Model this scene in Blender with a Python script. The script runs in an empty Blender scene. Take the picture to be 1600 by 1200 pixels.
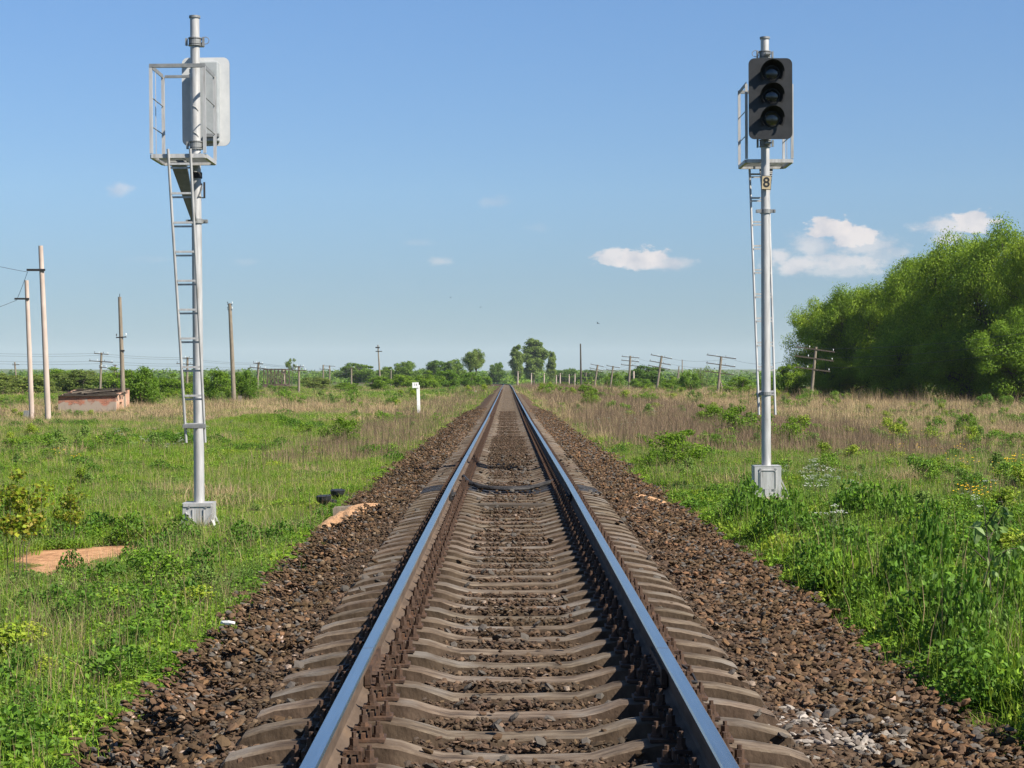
import bpy, math, random
import numpy as np
from mathutils import Vector, Matrix, Euler

random.seed(7)
RNG = np.random.default_rng(11)
S = bpy.context.scene
COL = S.collection
R = math.radians

# ------------------------------------------------------------------ camera, sky, sun, exposure
F, VX, VY, CX, CZ = 2900.0, 792.0, 584.0, -0.047, 1.48     # focal length in px of the 1600 px frame, vanishing point, eye
cam = bpy.data.cameras.new('camera'); camo = bpy.data.objects.new('camera', cam); COL.objects.link(camo)
cam.sensor_width = 36; cam.lens = F/1600*36
cam.shift_x = (800-VX)/1600; cam.shift_y = -(600-VY)/1600
cam.clip_start = 0.1; cam.clip_end = 40000
camo.location = (CX, 0, CZ); camo.rotation_euler = (R(90), 0, 0)
S.camera = camo

SUN = Vector((0.61, -0.40, 0.70)).normalized()
elev = math.asin(SUN.z); azi = math.atan2(SUN.x, SUN.y)
sl = bpy.data.lights.new('sun', 'SUN'); slo = bpy.data.objects.new('sun', sl); COL.objects.link(slo)
sl.energy = 5.0; sl.angle = R(0.5); sl.color = (1.0, 0.935, 0.83)
slo.rotation_euler = SUN.to_track_quat('Z', 'Y').to_euler(); slo.location = (20, -20, 30)

S.view_settings.view_transform = 'Standard'; S.view_settings.look = 'None'
S.view_settings.exposure = 0.97; S.view_settings.gamma = 1.0; S.view_settings.use_curve_mapping = False
S.render.engine = 'CYCLES'
S.cycles.max_bounces = 6; S.cycles.diffuse_bounces = 3; S.cycles.transmission_bounces = 3; S.cycles.glossy_bounces = 3
S.cycles.transparent_max_bounces = 4; S.cycles.volume_bounces = 1
S.cycles.use_denoising = True

W = bpy.data.worlds.new('World'); S.world = W; W.use_nodes = True
nt = W.node_tree; nt.nodes.clear()
def N(t, **k):
    n = nt.nodes.new(t)
    for a, b in k.items(): setattr(n, a, b)
    return n
def M(op, a, b=None, c=None, clamp=False):
    n = N('ShaderNodeMath', operation=op, use_clamp=clamp)
    for i, v in enumerate((a, b, c)):
        if v is None: continue
        if isinstance(v, (int, float)): n.inputs[i].default_value = v
        else: nt.links.new(v, n.inputs[i])
    return n.outputs[0]
sky = N('ShaderNodeTexSky', sky_type='NISHITA', sun_disc=False)
sky.sun_elevation = elev; sky.sun_rotation = azi
sky.air_density = 1.0; sky.dust_density = 0.3; sky.ozone_density = 2.2; sky.altitude = 0
tint = N('ShaderNodeMix', data_type='RGBA', blend_type='MULTIPLY'); tint.inputs[0].default_value = 1
nt.links.new(sky.outputs[0], tint.inputs[6]); tint.inputs[7].default_value = (0.663, 0.857, 1.10, 1)
geo = N('ShaderNodeTexCoord'); sep = N('ShaderNodeSeparateXYZ'); nt.links.new(geo.outputs['Generated'], sep.inputs[0])
yy = M('MAXIMUM', sep.outputs[1], 0.02)
comb = N('ShaderNodeCombineXYZ')
nt.links.new(M('DIVIDE', sep.outputs[0], yy), comb.inputs[0]); nt.links.new(M('DIVIDE', sep.outputs[2], yy), comb.inputs[1])
uv = comb.outputs[0]
stretch = N('ShaderNodeMapping'); stretch.inputs['Scale'].default_value = (1, 1.7, 1); nt.links.new(uv, stretch.inputs[0])
nz = N('ShaderNodeTexNoise'); nz.inputs['Scale'].default_value = 95; nz.inputs['Detail'].default_value = 9; nz.inputs['Roughness'].default_value = 0.62
nt.links.new(stretch.outputs[0], nz.inputs['Vector'])
nzc = M('SUBTRACT', nz.outputs[0], 0.5)
# soft clouds standing in the sky: direction (u, v), half sizes, opacity
CL = [(1298,358,40,20,1.0),(1332,371,40,18,.95),(1272,382,46,24,.6),(1315,410,100,20,.72),(1245,414,56,20,.75),(1350,384,66,26,.6),(1310,424,100,12,.5),(1370,400,50,16,.4),(1222,402,24,14,.7),(1405,396,22,12,.4),
      (1002,404,50,18,.95),(966,403,40,15,.85),(1042,411,52,13,.8),
      (1522,346,34,20,.9),(1488,352,64,16,.75),(1484,374,40,13,.65),
      (187,294,26,13,.42),(772,316,32,11,.2),(687,409,22,9,.42),(840,356,26,8,.10),(655,379,26,7,.13),(385,410,34,7,.12),(235,405,40,7,.08)]
alpha = None
for (px, py, rx, ry, a) in CL:
    vm = N('ShaderNodeVectorMath', operation='SUBTRACT'); nt.links.new(uv, vm.inputs[0])
    vm.inputs[1].default_value = ((px-VX)/F, (VY-py)/F, 0)
    vs = N('ShaderNodeVectorMath', operation='MULTIPLY'); nt.links.new(vm.outputs[0], vs.inputs[0])
    vs.inputs[1].default_value = (F/rx, F/ry, 0)
    vl = N('ShaderNodeVectorMath', operation='LENGTH'); nt.links.new(vs.outputs[0], vl.inputs[0])
    f = M('SUBTRACT', 1.0, vl.outputs['Value'])
    f = M('MULTIPLY_ADD', nzc, 2.6 if a > .8 else 2.2, f)
    sm = N('ShaderNodeMapRange', interpolation_type='SMOOTHSTEP')
    nt.links.new(f, sm.inputs[0]); sm.inputs[1].default_value = -0.12; sm.inputs[2].default_value = 0.30 if a > .8 else 0.75
    sm.inputs[3].default_value = 0; sm.inputs[4].default_value = a
    alpha = sm.outputs[0] if alpha is None else M('MAXIMUM', alpha, sm.outputs[0])
front = M('GREATER_THAN', sep.outputs[1], 0.05)
alpha = M('MULTIPLY', alpha, front)
nz2 = N('ShaderNodeTexNoise'); nz2.inputs['Scale'].default_value = 60; nz2.inputs['Detail'].default_value = 4
nt.links.new(uv, nz2.inputs['Vector'])
cr = N('ShaderNodeValToRGB'); nt.links.new(nz2.outputs[0], cr.inputs[0])
cr.color_ramp.elements[0].position = 0.32; cr.color_ramp.elements[0].color = (0.62, 0.64, 0.72, 1)
cr.color_ramp.elements[1].position = 0.58; cr.color_ramp.elements[1].color = (0.94, 0.88, 0.87, 1)
cs = N('ShaderNodeMix', data_type='RGBA', blend_type='MULTIPLY'); cs.inputs[0].default_value = 1
nt.links.new(cr.outputs[0], cs.inputs[6]); cs.inputs[7].default_value = (7.6, 7.6, 7.6, 1)
mx = N('ShaderNodeMix', data_type='RGBA'); nt.links.new(alpha, mx.inputs[0]); nt.links.new(tint.outputs[2], mx.inputs[6]); nt.links.new(cs.outputs[2], mx.inputs[7])
hr = N('ShaderNodeValToRGB'); nt.links.new(M('MULTIPLY', sep.outputs[2], 4.0), hr.inputs[0])
hr.color_ramp.elements[0].position = 0.0; hr.color_ramp.elements[0].color = (.50, .57, .69, 1)
hr.color_ramp.elements[1].position = 0.8; hr.color_ramp.elements[1].color = (1, 1, 1, 1)
for _p, _c in ((.21, (.70, .70, .755, 1)), (.39, (.90, .87, .87, 1))):
    _e = hr.color_ramp.elements.new(_p); _e.color = _c
hmul = N('ShaderNodeMix', data_type='RGBA', blend_type='MULTIPLY'); hmul.inputs[0].default_value = 1
nt.links.new(tint.outputs[2], hmul.inputs[6]); nt.links.new(hr.outputs[0], hmul.inputs[7]); nt.links.new(hmul.outputs[2], mx.inputs[6])
bg = N('ShaderNodeBackground'); bg.inputs[1].default_value = 0.0605
nt.links.new(mx.outputs[2], bg.inputs[0])
wo = N('ShaderNodeOutputWorld'); nt.links.new(bg.outputs[0], wo.inputs[0])

# ------------------------------------------------------------------ materials
def mat(name, base=None, rough=0.8, metal=0.0, ramp=None, scale=8.0, detail=5, bump=0.0, bump_scale=None, attr=None, transl=0.0, vary=0.0,
        coords='Object', spec=0.3, stretch=None, bdist=0.02):
    m = bpy.data.materials.new(name); m.use_nodes = True
    t = m.node_tree; n = t.nodes; L = t.links
    p = n['Principled BSDF']; p.inputs['Roughness'].default_value = rough; p.inputs['Metallic'].default_value = metal
    p.inputs['Specular IOR Level'].default_value = spec
    tc = n.new('ShaderNodeTexCoord'); co = tc.outputs[coords]
    if stretch:
        mp = n.new('ShaderNodeMapping'); mp.inputs['Scale'].default_value = stretch; L.new(co, mp.inputs[0]); co = mp.outputs[0]
    c = None
    if attr:
        a = n.new('ShaderNodeAttribute'); a.attribute_name = attr; c = a.outputs['Color']
    elif ramp:
        z = n.new('ShaderNodeTexNoise'); z.inputs['Scale'].default_value = scale; z.inputs['Detail'].default_value = detail; z.inputs['Roughness'].default_value = 0.65
        L.new(co, z.inputs['Vector'])
        r = n.new('ShaderNodeValToRGB'); L.new(z.outputs[0], r.inputs[0])
        e = r.color_ramp.elements
        while len(e) < len(ramp): e.new(0.5)
        for k, (pos, cc) in enumerate(ramp): e[k].position = pos; e[k].color = (*cc, 1)
        c = r.outputs[0]
    if c is None:
        p.inputs['Base Color'].default_value = (*base, 1)
    else:
        if vary:
            oi = n.new('ShaderNodeObjectInfo'); mr = n.new('ShaderNodeMapRange'); L.new(oi.outputs['Random'], mr.inputs[0])
            mr.inputs[3].default_value = 1-vary; mr.inputs[4].default_value = 1+vary
            hs = n.new('ShaderNodeHueSaturation'); L.new(c, hs.inputs['Color']); L.new(mr.outputs[0], hs.inputs['Value'])
            mh = n.new('ShaderNodeMath'); mh.operation = 'MULTIPLY_ADD'; L.new(oi.outputs['Random'], mh.inputs[0]); mh.inputs[1].default_value = -vary*0.12; mh.inputs[2].default_value = 0.5+vary*0.06
            L.new(mh.outputs[0], hs.inputs['Hue']); c = hs.outputs[0]
        L.new(c, p.inputs['Base Color'])
    if bump:
        z2 = n.new('ShaderNodeTexNoise'); z2.inputs['Scale'].default_value = bump_scale or scale*4; z2.inputs['Detail'].default_value = 6
        L.new(co, z2.inputs['Vector'])
        b = n.new('ShaderNodeBump'); b.inputs['Strength'].default_value = bump; b.inputs['Distance'].default_value = bdist
        L.new(z2.outputs[0], b.inputs['Height']); L.new(b.outputs[0], p.inputs['Normal'])
    if transl:
        tr = n.new('ShaderNodeBsdfTranslucent'); mi = n.new('ShaderNodeMixShader'); mi.inputs[0].default_value = transl
        if c is not None: L.new(c, tr.inputs[0])
        else: tr.inputs[0].default_value = (*base, 1)
        L.new(p.outputs[0], mi.inputs[1]); L.new(tr.outputs[0], mi.inputs[2]); L.new(mi.outputs[0], n['Material Output'].inputs[0])
    return m

M_leaf = mat('leaf', attr='col', rough=0.55, transl=0.48, vary=0.16, spec=0.25)
M_blade = mat('blade', attr='col', rough=0.6, transl=0.3, vary=0.14, spec=0.2)
M_stone = mat('stone', attr='col', rough=0.95, vary=0.12, spec=0.08, bump=.5, bump_scale=90, bdist=.006)
M_bark = mat('bark', ramp=[(.3, (.05, .038, .026)), (.7, (.13, .105, .08))], scale=6, bump=.5, stretch=(1, 1, .25), rough=.95)
M_ballast = mat('ballast_soil', ramp=[(.3, (.045, .029, .019)), (.5, (.085, .055, .035)), (.62, (.12, .078, .05)), (.8, (.19, .125, .08))], scale=14, detail=9, bump=1.0, bump_scale=22, bdist=.05, rough=1, coords='Object', spec=.1)
M_concrete = mat('sleeper_concrete', ramp=[(.32, (.045, .033, .025)), (.5, (.118, .088, .062)), (.68, (.20, .158, .115))], scale=7, detail=10, bump=.55, bump_scale=45, bdist=.012, rough=.95, vary=.13, stretch=(.6, 2.2, 1), spec=.15)
M_tar = mat('tarred_concrete', ramp=[(.3, (.012, .012, .013)), (.7, (.04, .036, .034))], scale=6, bump=.4, rough=.55)
M_pole_conc = mat('pole_concrete', ramp=[(.3, (.36, .285, .235)), (.7, (.50, .40, .34))], scale=3, bump=.2, bump_scale=30, rough=.9, stretch=(1, 1, .3))
M_galv = mat('galvanised', ramp=[(.28, (.25, .235, .21)), (.42, (.37, .365, .355)), (.72, (.52, .515, .505))], scale=16, detail=9, bump=.12, bump_scale=60, bdist=.004, rough=.55, metal=.3, spec=.4, stretch=(1, 1, .12))
M_galv_dark = mat('galvanised_dull', ramp=[(.3, (.17, .175, .175)), (.7, (.27, .275, .27))], scale=12, rough=.6, metal=.4)
M_case = mat('grey_case_paint', ramp=[(.3, (.25, .27, .275)), (.7, (.33, .35, .355))], scale=6, rough=.6, bump=.08)
M_black = mat('black_paint', ramp=[(.3, (.018, .019, .02)), (.7, (.03, .031, .033))], scale=7, rough=.5, bump=.06, spec=.3)
M_hood = mat('black_hood', base=(.010, .010, .011), rough=.6, spec=.25)
M_plate_back = mat('shield_back', ramp=[(.3, (.45, .46, .46)), (.7, (.56, .56, .55))], scale=5, rough=.6, metal=.15, bump=.05)
M_steel = mat('polished_rail', ramp=[(.3, (.40, .41, .43)), (.7, (.52, .53, .55))], scale=3, rough=.24, metal=1, stretch=(12, .4, 1))
M_rust = mat('rail_rust', ramp=[(.3, (.060, .042, .030)), (.55, (.105, .074, .052)), (.75, (.15, .10, .062))], scale=7, detail=8, bump=.4, bump_scale=60, bdist=.006, rough=.85, stretch=(1, .35, 1), spec=.2)
M_fast = mat('greasy_iron', ramp=[(.3, (.035, .022, .016)), (.55, (.085, .05, .032)), (.8, (.17, .085, .045))], scale=14, bump=.5, bump_scale=50, bdist=.006, rough=.7, metal=.2)
M_wood = mat('weathered_wood', ramp=[(.3, (.13, .105, .078)), (.7, (.27, .225, .17))], scale=5, bump=.5, stretch=(3, 3, .3), rough=.95)
M_wood_dark = mat('dark_wood', ramp=[(.3, (.035, .028, .022)), (.7, (.10, .08, .06))], scale=6, bump=.4, stretch=(.3, 3, 3), rough=.95)
M_iron_dark = mat('dark_iron', base=(.03, .028, .028), rough=.7, metal=.3)
M_white = mat('white_paint', ramp=[(.3, (.68, .67, .64)), (.7, (.80, .79, .77))], scale=4, rough=.6)
M_porcelain = mat('porcelain', base=(.75, .75, .72), rough=.3)
M_cream = mat('cream_enamel', base=(.42, .34, .21), rough=.5)
M_glass = mat('lens_glass', base=(.012, .014, .013), rough=.08, spec=.7)
M_amber = mat('lens_amber', base=(.05, .042, .02), rough=.12, spec=.7)
M_rustbright = mat('bright_rust', ramp=[(.3, (.14, .045, .02)), (.7, (.27, .10, .045))], scale=12, bump=.3, rough=.9)
M_wire = mat('wire', base=(.05, .05, .05), rough=.6)
M_bird = mat('bird', base=(.02, .02, .025), rough=.8)
M_petal_y = mat('yellow_petal', base=(.85, .52, .02), rough=.6, transl=.2)
M_petal_w = mat('white_petal', base=(.70, .72, .64), rough=.7, transl=.2)

# ------------------------------------------------------------------ mesh helpers
def smooth_noise(x, y, s=1.0, seed=0.0):
    x = np.asarray(x, float)*s + seed*7.31; y = np.asarray(y, float)*s - seed*3.77
    return (np.sin(x*1.0+1.3*np.sin(y*.7+seed)) + np.sin(y*1.17+1.1*np.sin(x*.9+2.1)) + .6*np.sin(x*2.3+y*1.9+seed) + .4*np.sin(x*4.1-y*3.7+1.0))/3.0

def mesh_np(name, V, Q, mats, cols=None, smooth=False, mi=None):
    V = np.asarray(V, np.float32); Q = np.asarray(Q, np.int32); k = Q.shape[1]
    me = bpy.data.meshes.new(name)
    me.vertices.add(len(V)); me.vertices.foreach_set('co', V.ravel())
    me.loops.add(Q.size); me.loops.foreach_set('vertex_index', Q.ravel())
    me.polygons.add(len(Q)); me.polygons.foreach_set('loop_start', np.arange(0, Q.size, k, dtype=np.int32))
    if mi is not None: me.polygons.foreach_set('material_index', np.asarray(mi, np.int32))
    me.update(calc_edges=True)
    if cols is not None:
        a = me.color_attributes.new('col', 'FLOAT_COLOR', 'POINT')
        a.data.foreach_set('color', np.concatenate([cols, np.ones((len(cols), 1))], 1).astype(np.float32).ravel())
    me.polygons.foreach_set('use_smooth', np.full(len(Q), bool(smooth)))
    for m in (mats if isinstance(mats, (list, tuple)) else [mats]): me.materials.append(m)
    return me

class MB:
    def __init__(s): s.v = []; s.f = []; s.m = []
    def add(s, vs, fs, mi=0):
        o = len(s.v); s.v += [tuple(v) for v in vs]; s.f += [tuple(i+o for i in f) for f in fs]; s.m += [mi]*len(fs); return s
    def box(s, c, d, rot=None, mi=0, taper=1.0):
        hx, hy, hz = d[0]/2, d[1]/2, d[2]/2
        vs = [Vector((x*(taper if z > 0 else 1), y*(taper if z > 0 else 1), z)) for z in (-hz, hz) for y in (-hy, hy) for x in (-hx, hx)]
        if rot is not None:
            m = rot if isinstance(rot, Matrix) else Euler(rot).to_matrix(); vs = [m @ v for v in vs]
        vs = [v+Vector(c) for v in vs]
        return s.add(vs, [(0, 2, 3, 1), (4, 5, 7, 6), (0, 1, 5, 4), (2, 6, 7, 3), (0, 4, 6, 2), (1, 3, 7, 5)], mi)
    def bar(s, p, q, w, h=None, mi=0):
        p = Vector(p); q = Vector(q); d = q-p; z = d.normalized()
        up = Vector((0, 0, 1)) if abs(z.z) < .95 else Vector((0, 1, 0))
        x = z.cross(up).normalized(); y = x.cross(z).normalized()
        m = Matrix((x, y, z)).transposed()
        return s.box((p+q)/2, (w, h or w, d.length), m, mi)
    def tube(s, pts, r, n=10, caps=True, mi=0):
        pts = [Vector(p) for p in pts]; rs = r if isinstance(r, (list, tuple)) else [r]*len(pts)
        rings = []; ref = None
        for i, p in enumerate(pts):
            a = pts[min(i+1, len(pts)-1)]-pts[max(i-1, 0)]; z = a.normalized()
            if ref is None: ref = Vector((1, 0, 0)) if abs(z.x) < .9 else Vector((0, 1, 0))
            x = (ref-z*ref.dot(z)).normalized(); y = z.cross(x); ref = x
            rings.append([p+(x*math.cos(2*math.pi*k/n)+y*math.sin(2*math.pi*k/n))*rs[i] for k in range(n)])
        vs = [v for g in rings for v in g]; fs = []
        for i in range(len(pts)-1):
            for k in range(n): fs.append((i*n+k, i*n+(k+1) % n, (i+1)*n+(k+1) % n, (i+1)*n+k))
        if caps: fs.append(tuple(range(n))[::-1]); fs.append(tuple((len(pts)-1)*n+k for k in range(n)))
        return s.add(vs, fs, mi)
    def prism(s, poly, p0, ax, ay, az, L, mi=0):    # polygon in (ax, ay) extruded along az
        p0 = Vector(p0); ax = Vector(ax); ay = Vector(ay); az = Vector(az); n = len(poly)
        vs = [p0+ax*a+ay*b for a, b in poly]+[p0+ax*a+ay*b+az*L for a, b in poly]
        fs = [tuple(range(n)), tuple(range(2*n-1, n-1, -1))]+[(k, (k+1) % n+0, (k+1) % n+n, k+n)[::-1] for k in range(n)]
        return s.add(vs, fs, mi)
    def mesh(s, name, mats, smooth=False, angle=40):
        me = bpy.data.meshes.new(name); me.from_pydata([tuple(v) for v in s.v], [], s.f); me.update()
        for m in (mats if isinstance(mats, (list, tuple)) else [mats]): me.materials.append(m)
        me.polygons.foreach_set('material_index', s.m)
        if smooth:
            me.polygons.foreach_set('use_smooth', [True]*len(s.f)); me.set_sharp_from_angle(angle=R(angle))
        return me
    def build(s, name, mats, parent=None, smooth=True, bevel=0):
        o = link(name, s.mesh(name, mats, smooth), parent)
        if bevel:
            b = o.modifiers.new('bevel', 'BEVEL'); b.width = bevel; b.segments = 2; b.limit_method = 'ANGLE'; b.angle_limit = R(50)
        return o

def link(name, data, parent=None, loc=None, rot=None, scale=None):
    o = bpy.data.objects.new(name, data); COL.objects.link(o)
    if parent is not None: o.parent = parent
    if loc is not None: o.location = loc
    if rot is not None: o.rotation_euler = rot
    if scale is not None: o.scale = scale
    return o
def tag(o, label=None, cat=None, group=None, kind=None):
    if label: o['label'] = label
    if cat: o['category'] = cat
    if group: o['group'] = group
    if kind: o['kind'] = kind
    return o
def thing(name, label, cat, loc=(0, 0, 0), rot=(0, 0, 0), group=None):
    o = link(name, None, None, loc, rot); o.empty_display_size = .3
    return tag(o, label, cat, group)

# ------------------------------------------------------------------ terrain
_ty = np.array([-50, 0, 25, 68, 165, 254, 514, 800, 1000, 1500, 2500, 4000, 12000.])
_tz = np.array([0, 0, 0, -.2, -.43, -.54, -1.35, -2.2, -3.0, -4.5, -9, -12, -12.])
def zt(y): return np.interp(y, _ty, _tz)
def xc(y):
    y = np.asarray(y, float); a = np.clip(y-470, 0, 330)
    return -(a*a)/3000.0 - np.clip(y-800, 0, 1200)*0.22
def wl(y): return 2.21+.07*smooth_noise(y, 0, .9, 3)+.08*smooth_noise(y, 0, 2.7, 5)+np.clip((np.asarray(y, float)-12)/45, 0, .5)
def wr(y): return 2.74+.13*smooth_noise(y, 0, .8, 8)+.08*smooth_noise(y, 0, 2.3, 9)-np.clip((np.asarray(y, float)-20)/80, 0, .2)
def gz(x, y):
    x = np.asarray(x, float); y = np.asarray(y, float)
    dx = x-xc(y); a = np.abs(dx)
    left = np.interp(a, [0, 1.2, 1.5, 2.4, 3.4, 4.7, 9, 20, 60, 300], [-.33, -.34, -.33, -.68, -.90, -1.04, -1.12, -1.02, -1.1, -2.2])
    right = np.interp(a, [0, 1.2, 1.5, 2.75, 3.4, 4.5, 9, 20, 60, 300], [-.33, -.34, -.33, -.64, -.66, -.66, -.80, -1.1, -1.35, -2.2])
    off = np.where(dx < 0, left, right)
    z = zt(y)+off
    rough = np.clip((a-2.6)/4, 0, 1)
    z = z+rough*(.06*smooth_noise(x, y, .45, 1)+.10*smooth_noise(x, y, .09, 2)*np.clip((y-20)/60, 0, 1))
    for (bx, by, s, sy, h) in ((-12.2, 92, 1.9, 5, .55), (-9.5, 110, 3, 8, .25), (13, 75, 4, 9, .25)):
        z = z+h*np.exp(-((x-bx)/s)**2-((y-by)/sy)**2)
    far = np.clip((y-1800)/3500, 0, 1)
    hill = (26+9*smooth_noise(x, y*.1, .0011, 4)+4*smooth_noise(x, 0, .004, 6))
    z = z+far*far*(3-2*far)*hill
    return z
def at(px, d, z=None, py=None):
    x = CX+(px-VX)*d/F
    if py is not None: return Vector((x, d, CZ-(py-VY)*d/F))
    return Vector((x, d, float(gz(x, d)) if z is None else z))
_D = np.exp(np.linspace(np.log(5.5), np.log(3500), 4000))
def hit(px, py):
    x = CX+(px-VX)*_D/F; z = CZ-(py-VY)*_D/F
    k = np.nonzero(z <= gz(x, _D))[0]
    d = float(_D[k[0]]) if len(k) else 1500.
    return at(px, d)

ys = np.concatenate([np.arange(-12, 12, .4), np.exp(np.linspace(np.log(12), np.log(13000), 330))])
xs = np.concatenate([[0], np.arange(.25, 7, .25), np.exp(np.linspace(np.log(7), np.log(7000), 62))]); xs = np.concatenate([-xs[:0:-1], xs])
X, Y = np.meshgrid(xs, ys)
fall = np.clip((300-np.abs(X))/200, 0, 1)
X = X+xc(Y)*fall
Z = gz(X, Y)
a_ = np.abs(X-xc(Y)); inb = np.where(X-xc(Y) < 0, wl(Y), wr(Y))
Zg = Z-.10*np.clip((inb-.15-a_)/.2, 0, 1)
ny, nx = X.shape
idx = np.arange(ny*nx).reshape(ny, nx)
Q = np.stack([idx[:-1, :-1], idx[:-1, 1:], idx[1:, 1:], idx[1:, :-1]], -1).reshape(-1, 4)

def dryness(x, y):      # 0 lush .. 1 straw
    x = np.asarray(x, float); y = np.asarray(y, float); dx = x-xc(y)
    n = smooth_noise(x, y, .35, 2)*.5+smooth_noise(x, y*.4, .13, 5)*.6
    L = np.interp(y, [0, 25, 60, 85, 105, 135, 170, 220, 600], [-.5, -.55, -.40, -.15, .35, .55, .10, -.1, -.2])
    L = L-.9*np.exp(-((x+12.2)/3.2)**2-((y-95)/12)**2)
    Rr = np.interp(y, [0, 25, 42, 60, 90, 190, 260, 800], [-.75, -.6, -.25, .0, .35, .75, .25, -.1])
    return np.clip(np.where(dx < 0, L, Rr)+n*.45, -1, 1.2)
def sandy(x, y):
    x = np.asarray(x, float); y = np.asarray(y, float)
    s = np.zeros(np.broadcast(x, y).shape)
    for (c, rx, ry) in SAND:
        s = np.maximum(s, 1.25-np.sqrt(((x-c.x)/rx)**2+((y-c.y)/ry)**2)+.22*smooth_noise(x, y, 3.0, 4))
    return s
SAND = [(hit(142, 874), .92, 2.5), (hit(62, 868), .42, 1.2), (Vector((-2.3, 25.9, 0)), .46, 1.0), (Vector((-2.0, 25.9, 0)), .30, .7), (hit(1010, 784), .55, 1.2), (hit(940, 772), .25, .9)]
dry = np.clip(dryness(X, Y), 0, 1)
cov = np.stack([dry.ravel(), np.clip(sandy(X, Y), 0, 1).ravel(), np.clip((Y.ravel()-150)/300, 0, 1)], 1)

def ground_material():
    m = bpy.data.materials.new('field_soil'); m.use_nodes = True; t = m.node_tree; n = t.nodes; L = t.links
    p = n['Principled BSDF']; p.inputs['Roughness'].default_value = 1; p.inputs['Specular IOR Level'].default_value = .1
    a = n.new('ShaderNodeAttribute'); a.attribute_name = 'col'; sp = n.new('ShaderNodeSeparateColor'); L.new(a.outputs['Color'], sp.inputs[0])
    tc = n.new('ShaderNodeTexCoord')
    def noise(s, d=6):
        z = n.new('ShaderNodeTexNoise'); z.inputs['Scale'].default_value = s; z.inputs['Detail'].default_value = d; L.new(tc.outputs['Object'], z.inputs[0]); return z.outputs[0]
    def ramp(src, st):
        r = n.new('ShaderNodeValToRGB'); L.new(src, r.inputs[0]); e = r.color_ramp.elements
        while len(e) < len(st): e.new(.5)
        for k, (q, c) in enumerate(st): e[k].position = q; e[k].color = (*c, 1)
        return r.outputs[0]
    def mix(f, a_, b_):
        q = n.new('ShaderNodeMix'); q.data_type = 'RGBA'; L.new(f, q.inputs[0]); L.new(a_, q.inputs[6]); L.new(b_, q.inputs[7]); return q.outputs[2]
    soil = ramp(noise(3.0), [(.3, (.030, .034, .012)), (.6, (.07, .075, .024)), (.8, (.12, .095, .05))])
    farg = ramp(noise(.02, 8), [(.3, (.040, .070, .018)), (.5, (.075, .105, .03)), (.7, (.14, .13, .055))])
    straw = ramp(noise(1.5), [(.3, (.10, .075, .04)), (.7, (.24, .18, .105))])
    sand = ramp(noise(5, 10), [(.25, (.20, .105, .055)), (.5, (.40, .215, .11)), (.8, (.53, .32, .175))])
    base = mix(sp.outputs[2], soil, farg); base = mix(sp.outputs[0], base, straw)
    jag = n.new('ShaderNodeMath'); jag.operation = 'MULTIPLY_ADD'; L.new(noise(7), jag.inputs[0]); jag.inputs[1].default_value = .7; L.new(sp.outputs[1], jag.inputs[2])
    ms = n.new('ShaderNodeMapRange'); L.new(jag.outputs[0], ms.inputs[0]); ms.inputs[1].default_value = .55; ms.inputs[2].default_value = .75
    base = mix(ms.outputs[0], base, sand); L.new(base, p.inputs['Base Color'])
    b = n.new('ShaderNodeBump'); b.inputs['Strength'].default_value = .8; b.inputs['Distance'].default_value = .05; L.new(noise(12, 8), b.inputs['Height']); L.new(b.outputs[0], p.inputs['Normal'])
    return m
M_ground = ground_material()
gme = mesh_np('ground', np.stack([X.ravel(), Y.ravel(), Zg.ravel()], 1), Q, M_ground, cov, True)
tag(link('ground', gme), kind='structure')

# ballast bed: its own sheet with ragged edges, lying on the embankment
by = np.concatenate([np.arange(-12, 40, .18), np.exp(np.linspace(np.log(40), np.log(1500), 170))])
bt = np.linspace(0, 1, 41)
BL = -wl(by)-.05; BR = wr(by)+.05
BX = BL[:, None]*(1-bt)+BR[:, None]*bt
BY = np.repeat(by[:, None], 41, 1)
BXw = BX+xc(BY)
BZ = gz(BXw, BY)+.004+.014*smooth_noise(BXw, BY, 9, 1)*(BY < 90)
BZ[:, 0] -= .12; BZ[:, -1] -= .12
bi = np.arange(BX.size).reshape(BX.shape)
BQ = np.stack([bi[:-1, :-1], bi[:-1, 1:], bi[1:, 1:], bi[1:, :-1]], -1).reshape(-1, 4)
tag(link('ballast_bed', mesh_np('ballast_bed', np.stack([BXw.ravel(), BY.ravel(), BZ.ravel()], 1), BQ, M_ballast, None, True)), kind='structure')

# ------------------------------------------------------------------ haze: the air itself
hz = MB().box((0, 6500, 75), (15200, 13200, 200)).build('haze', [], smooth=False)
hm = bpy.data.materials.new('air'); hm.use_nodes = True; hm.node_tree.nodes.clear()
pv = hm.node_tree.nodes.new('ShaderNodeVolumePrincipled'); pv.inputs['Color'].default_value = (.80, .90, 1, 1); pv.inputs['Density'].default_value = 0.00005
mo = hm.node_tree.nodes.new('ShaderNodeOutputMaterial'); hm.node_tree.links.new(pv.outputs[0], mo.inputs['Volume'])
hz.data.materials.append(hm); tag(hz, kind='stuff')

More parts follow.
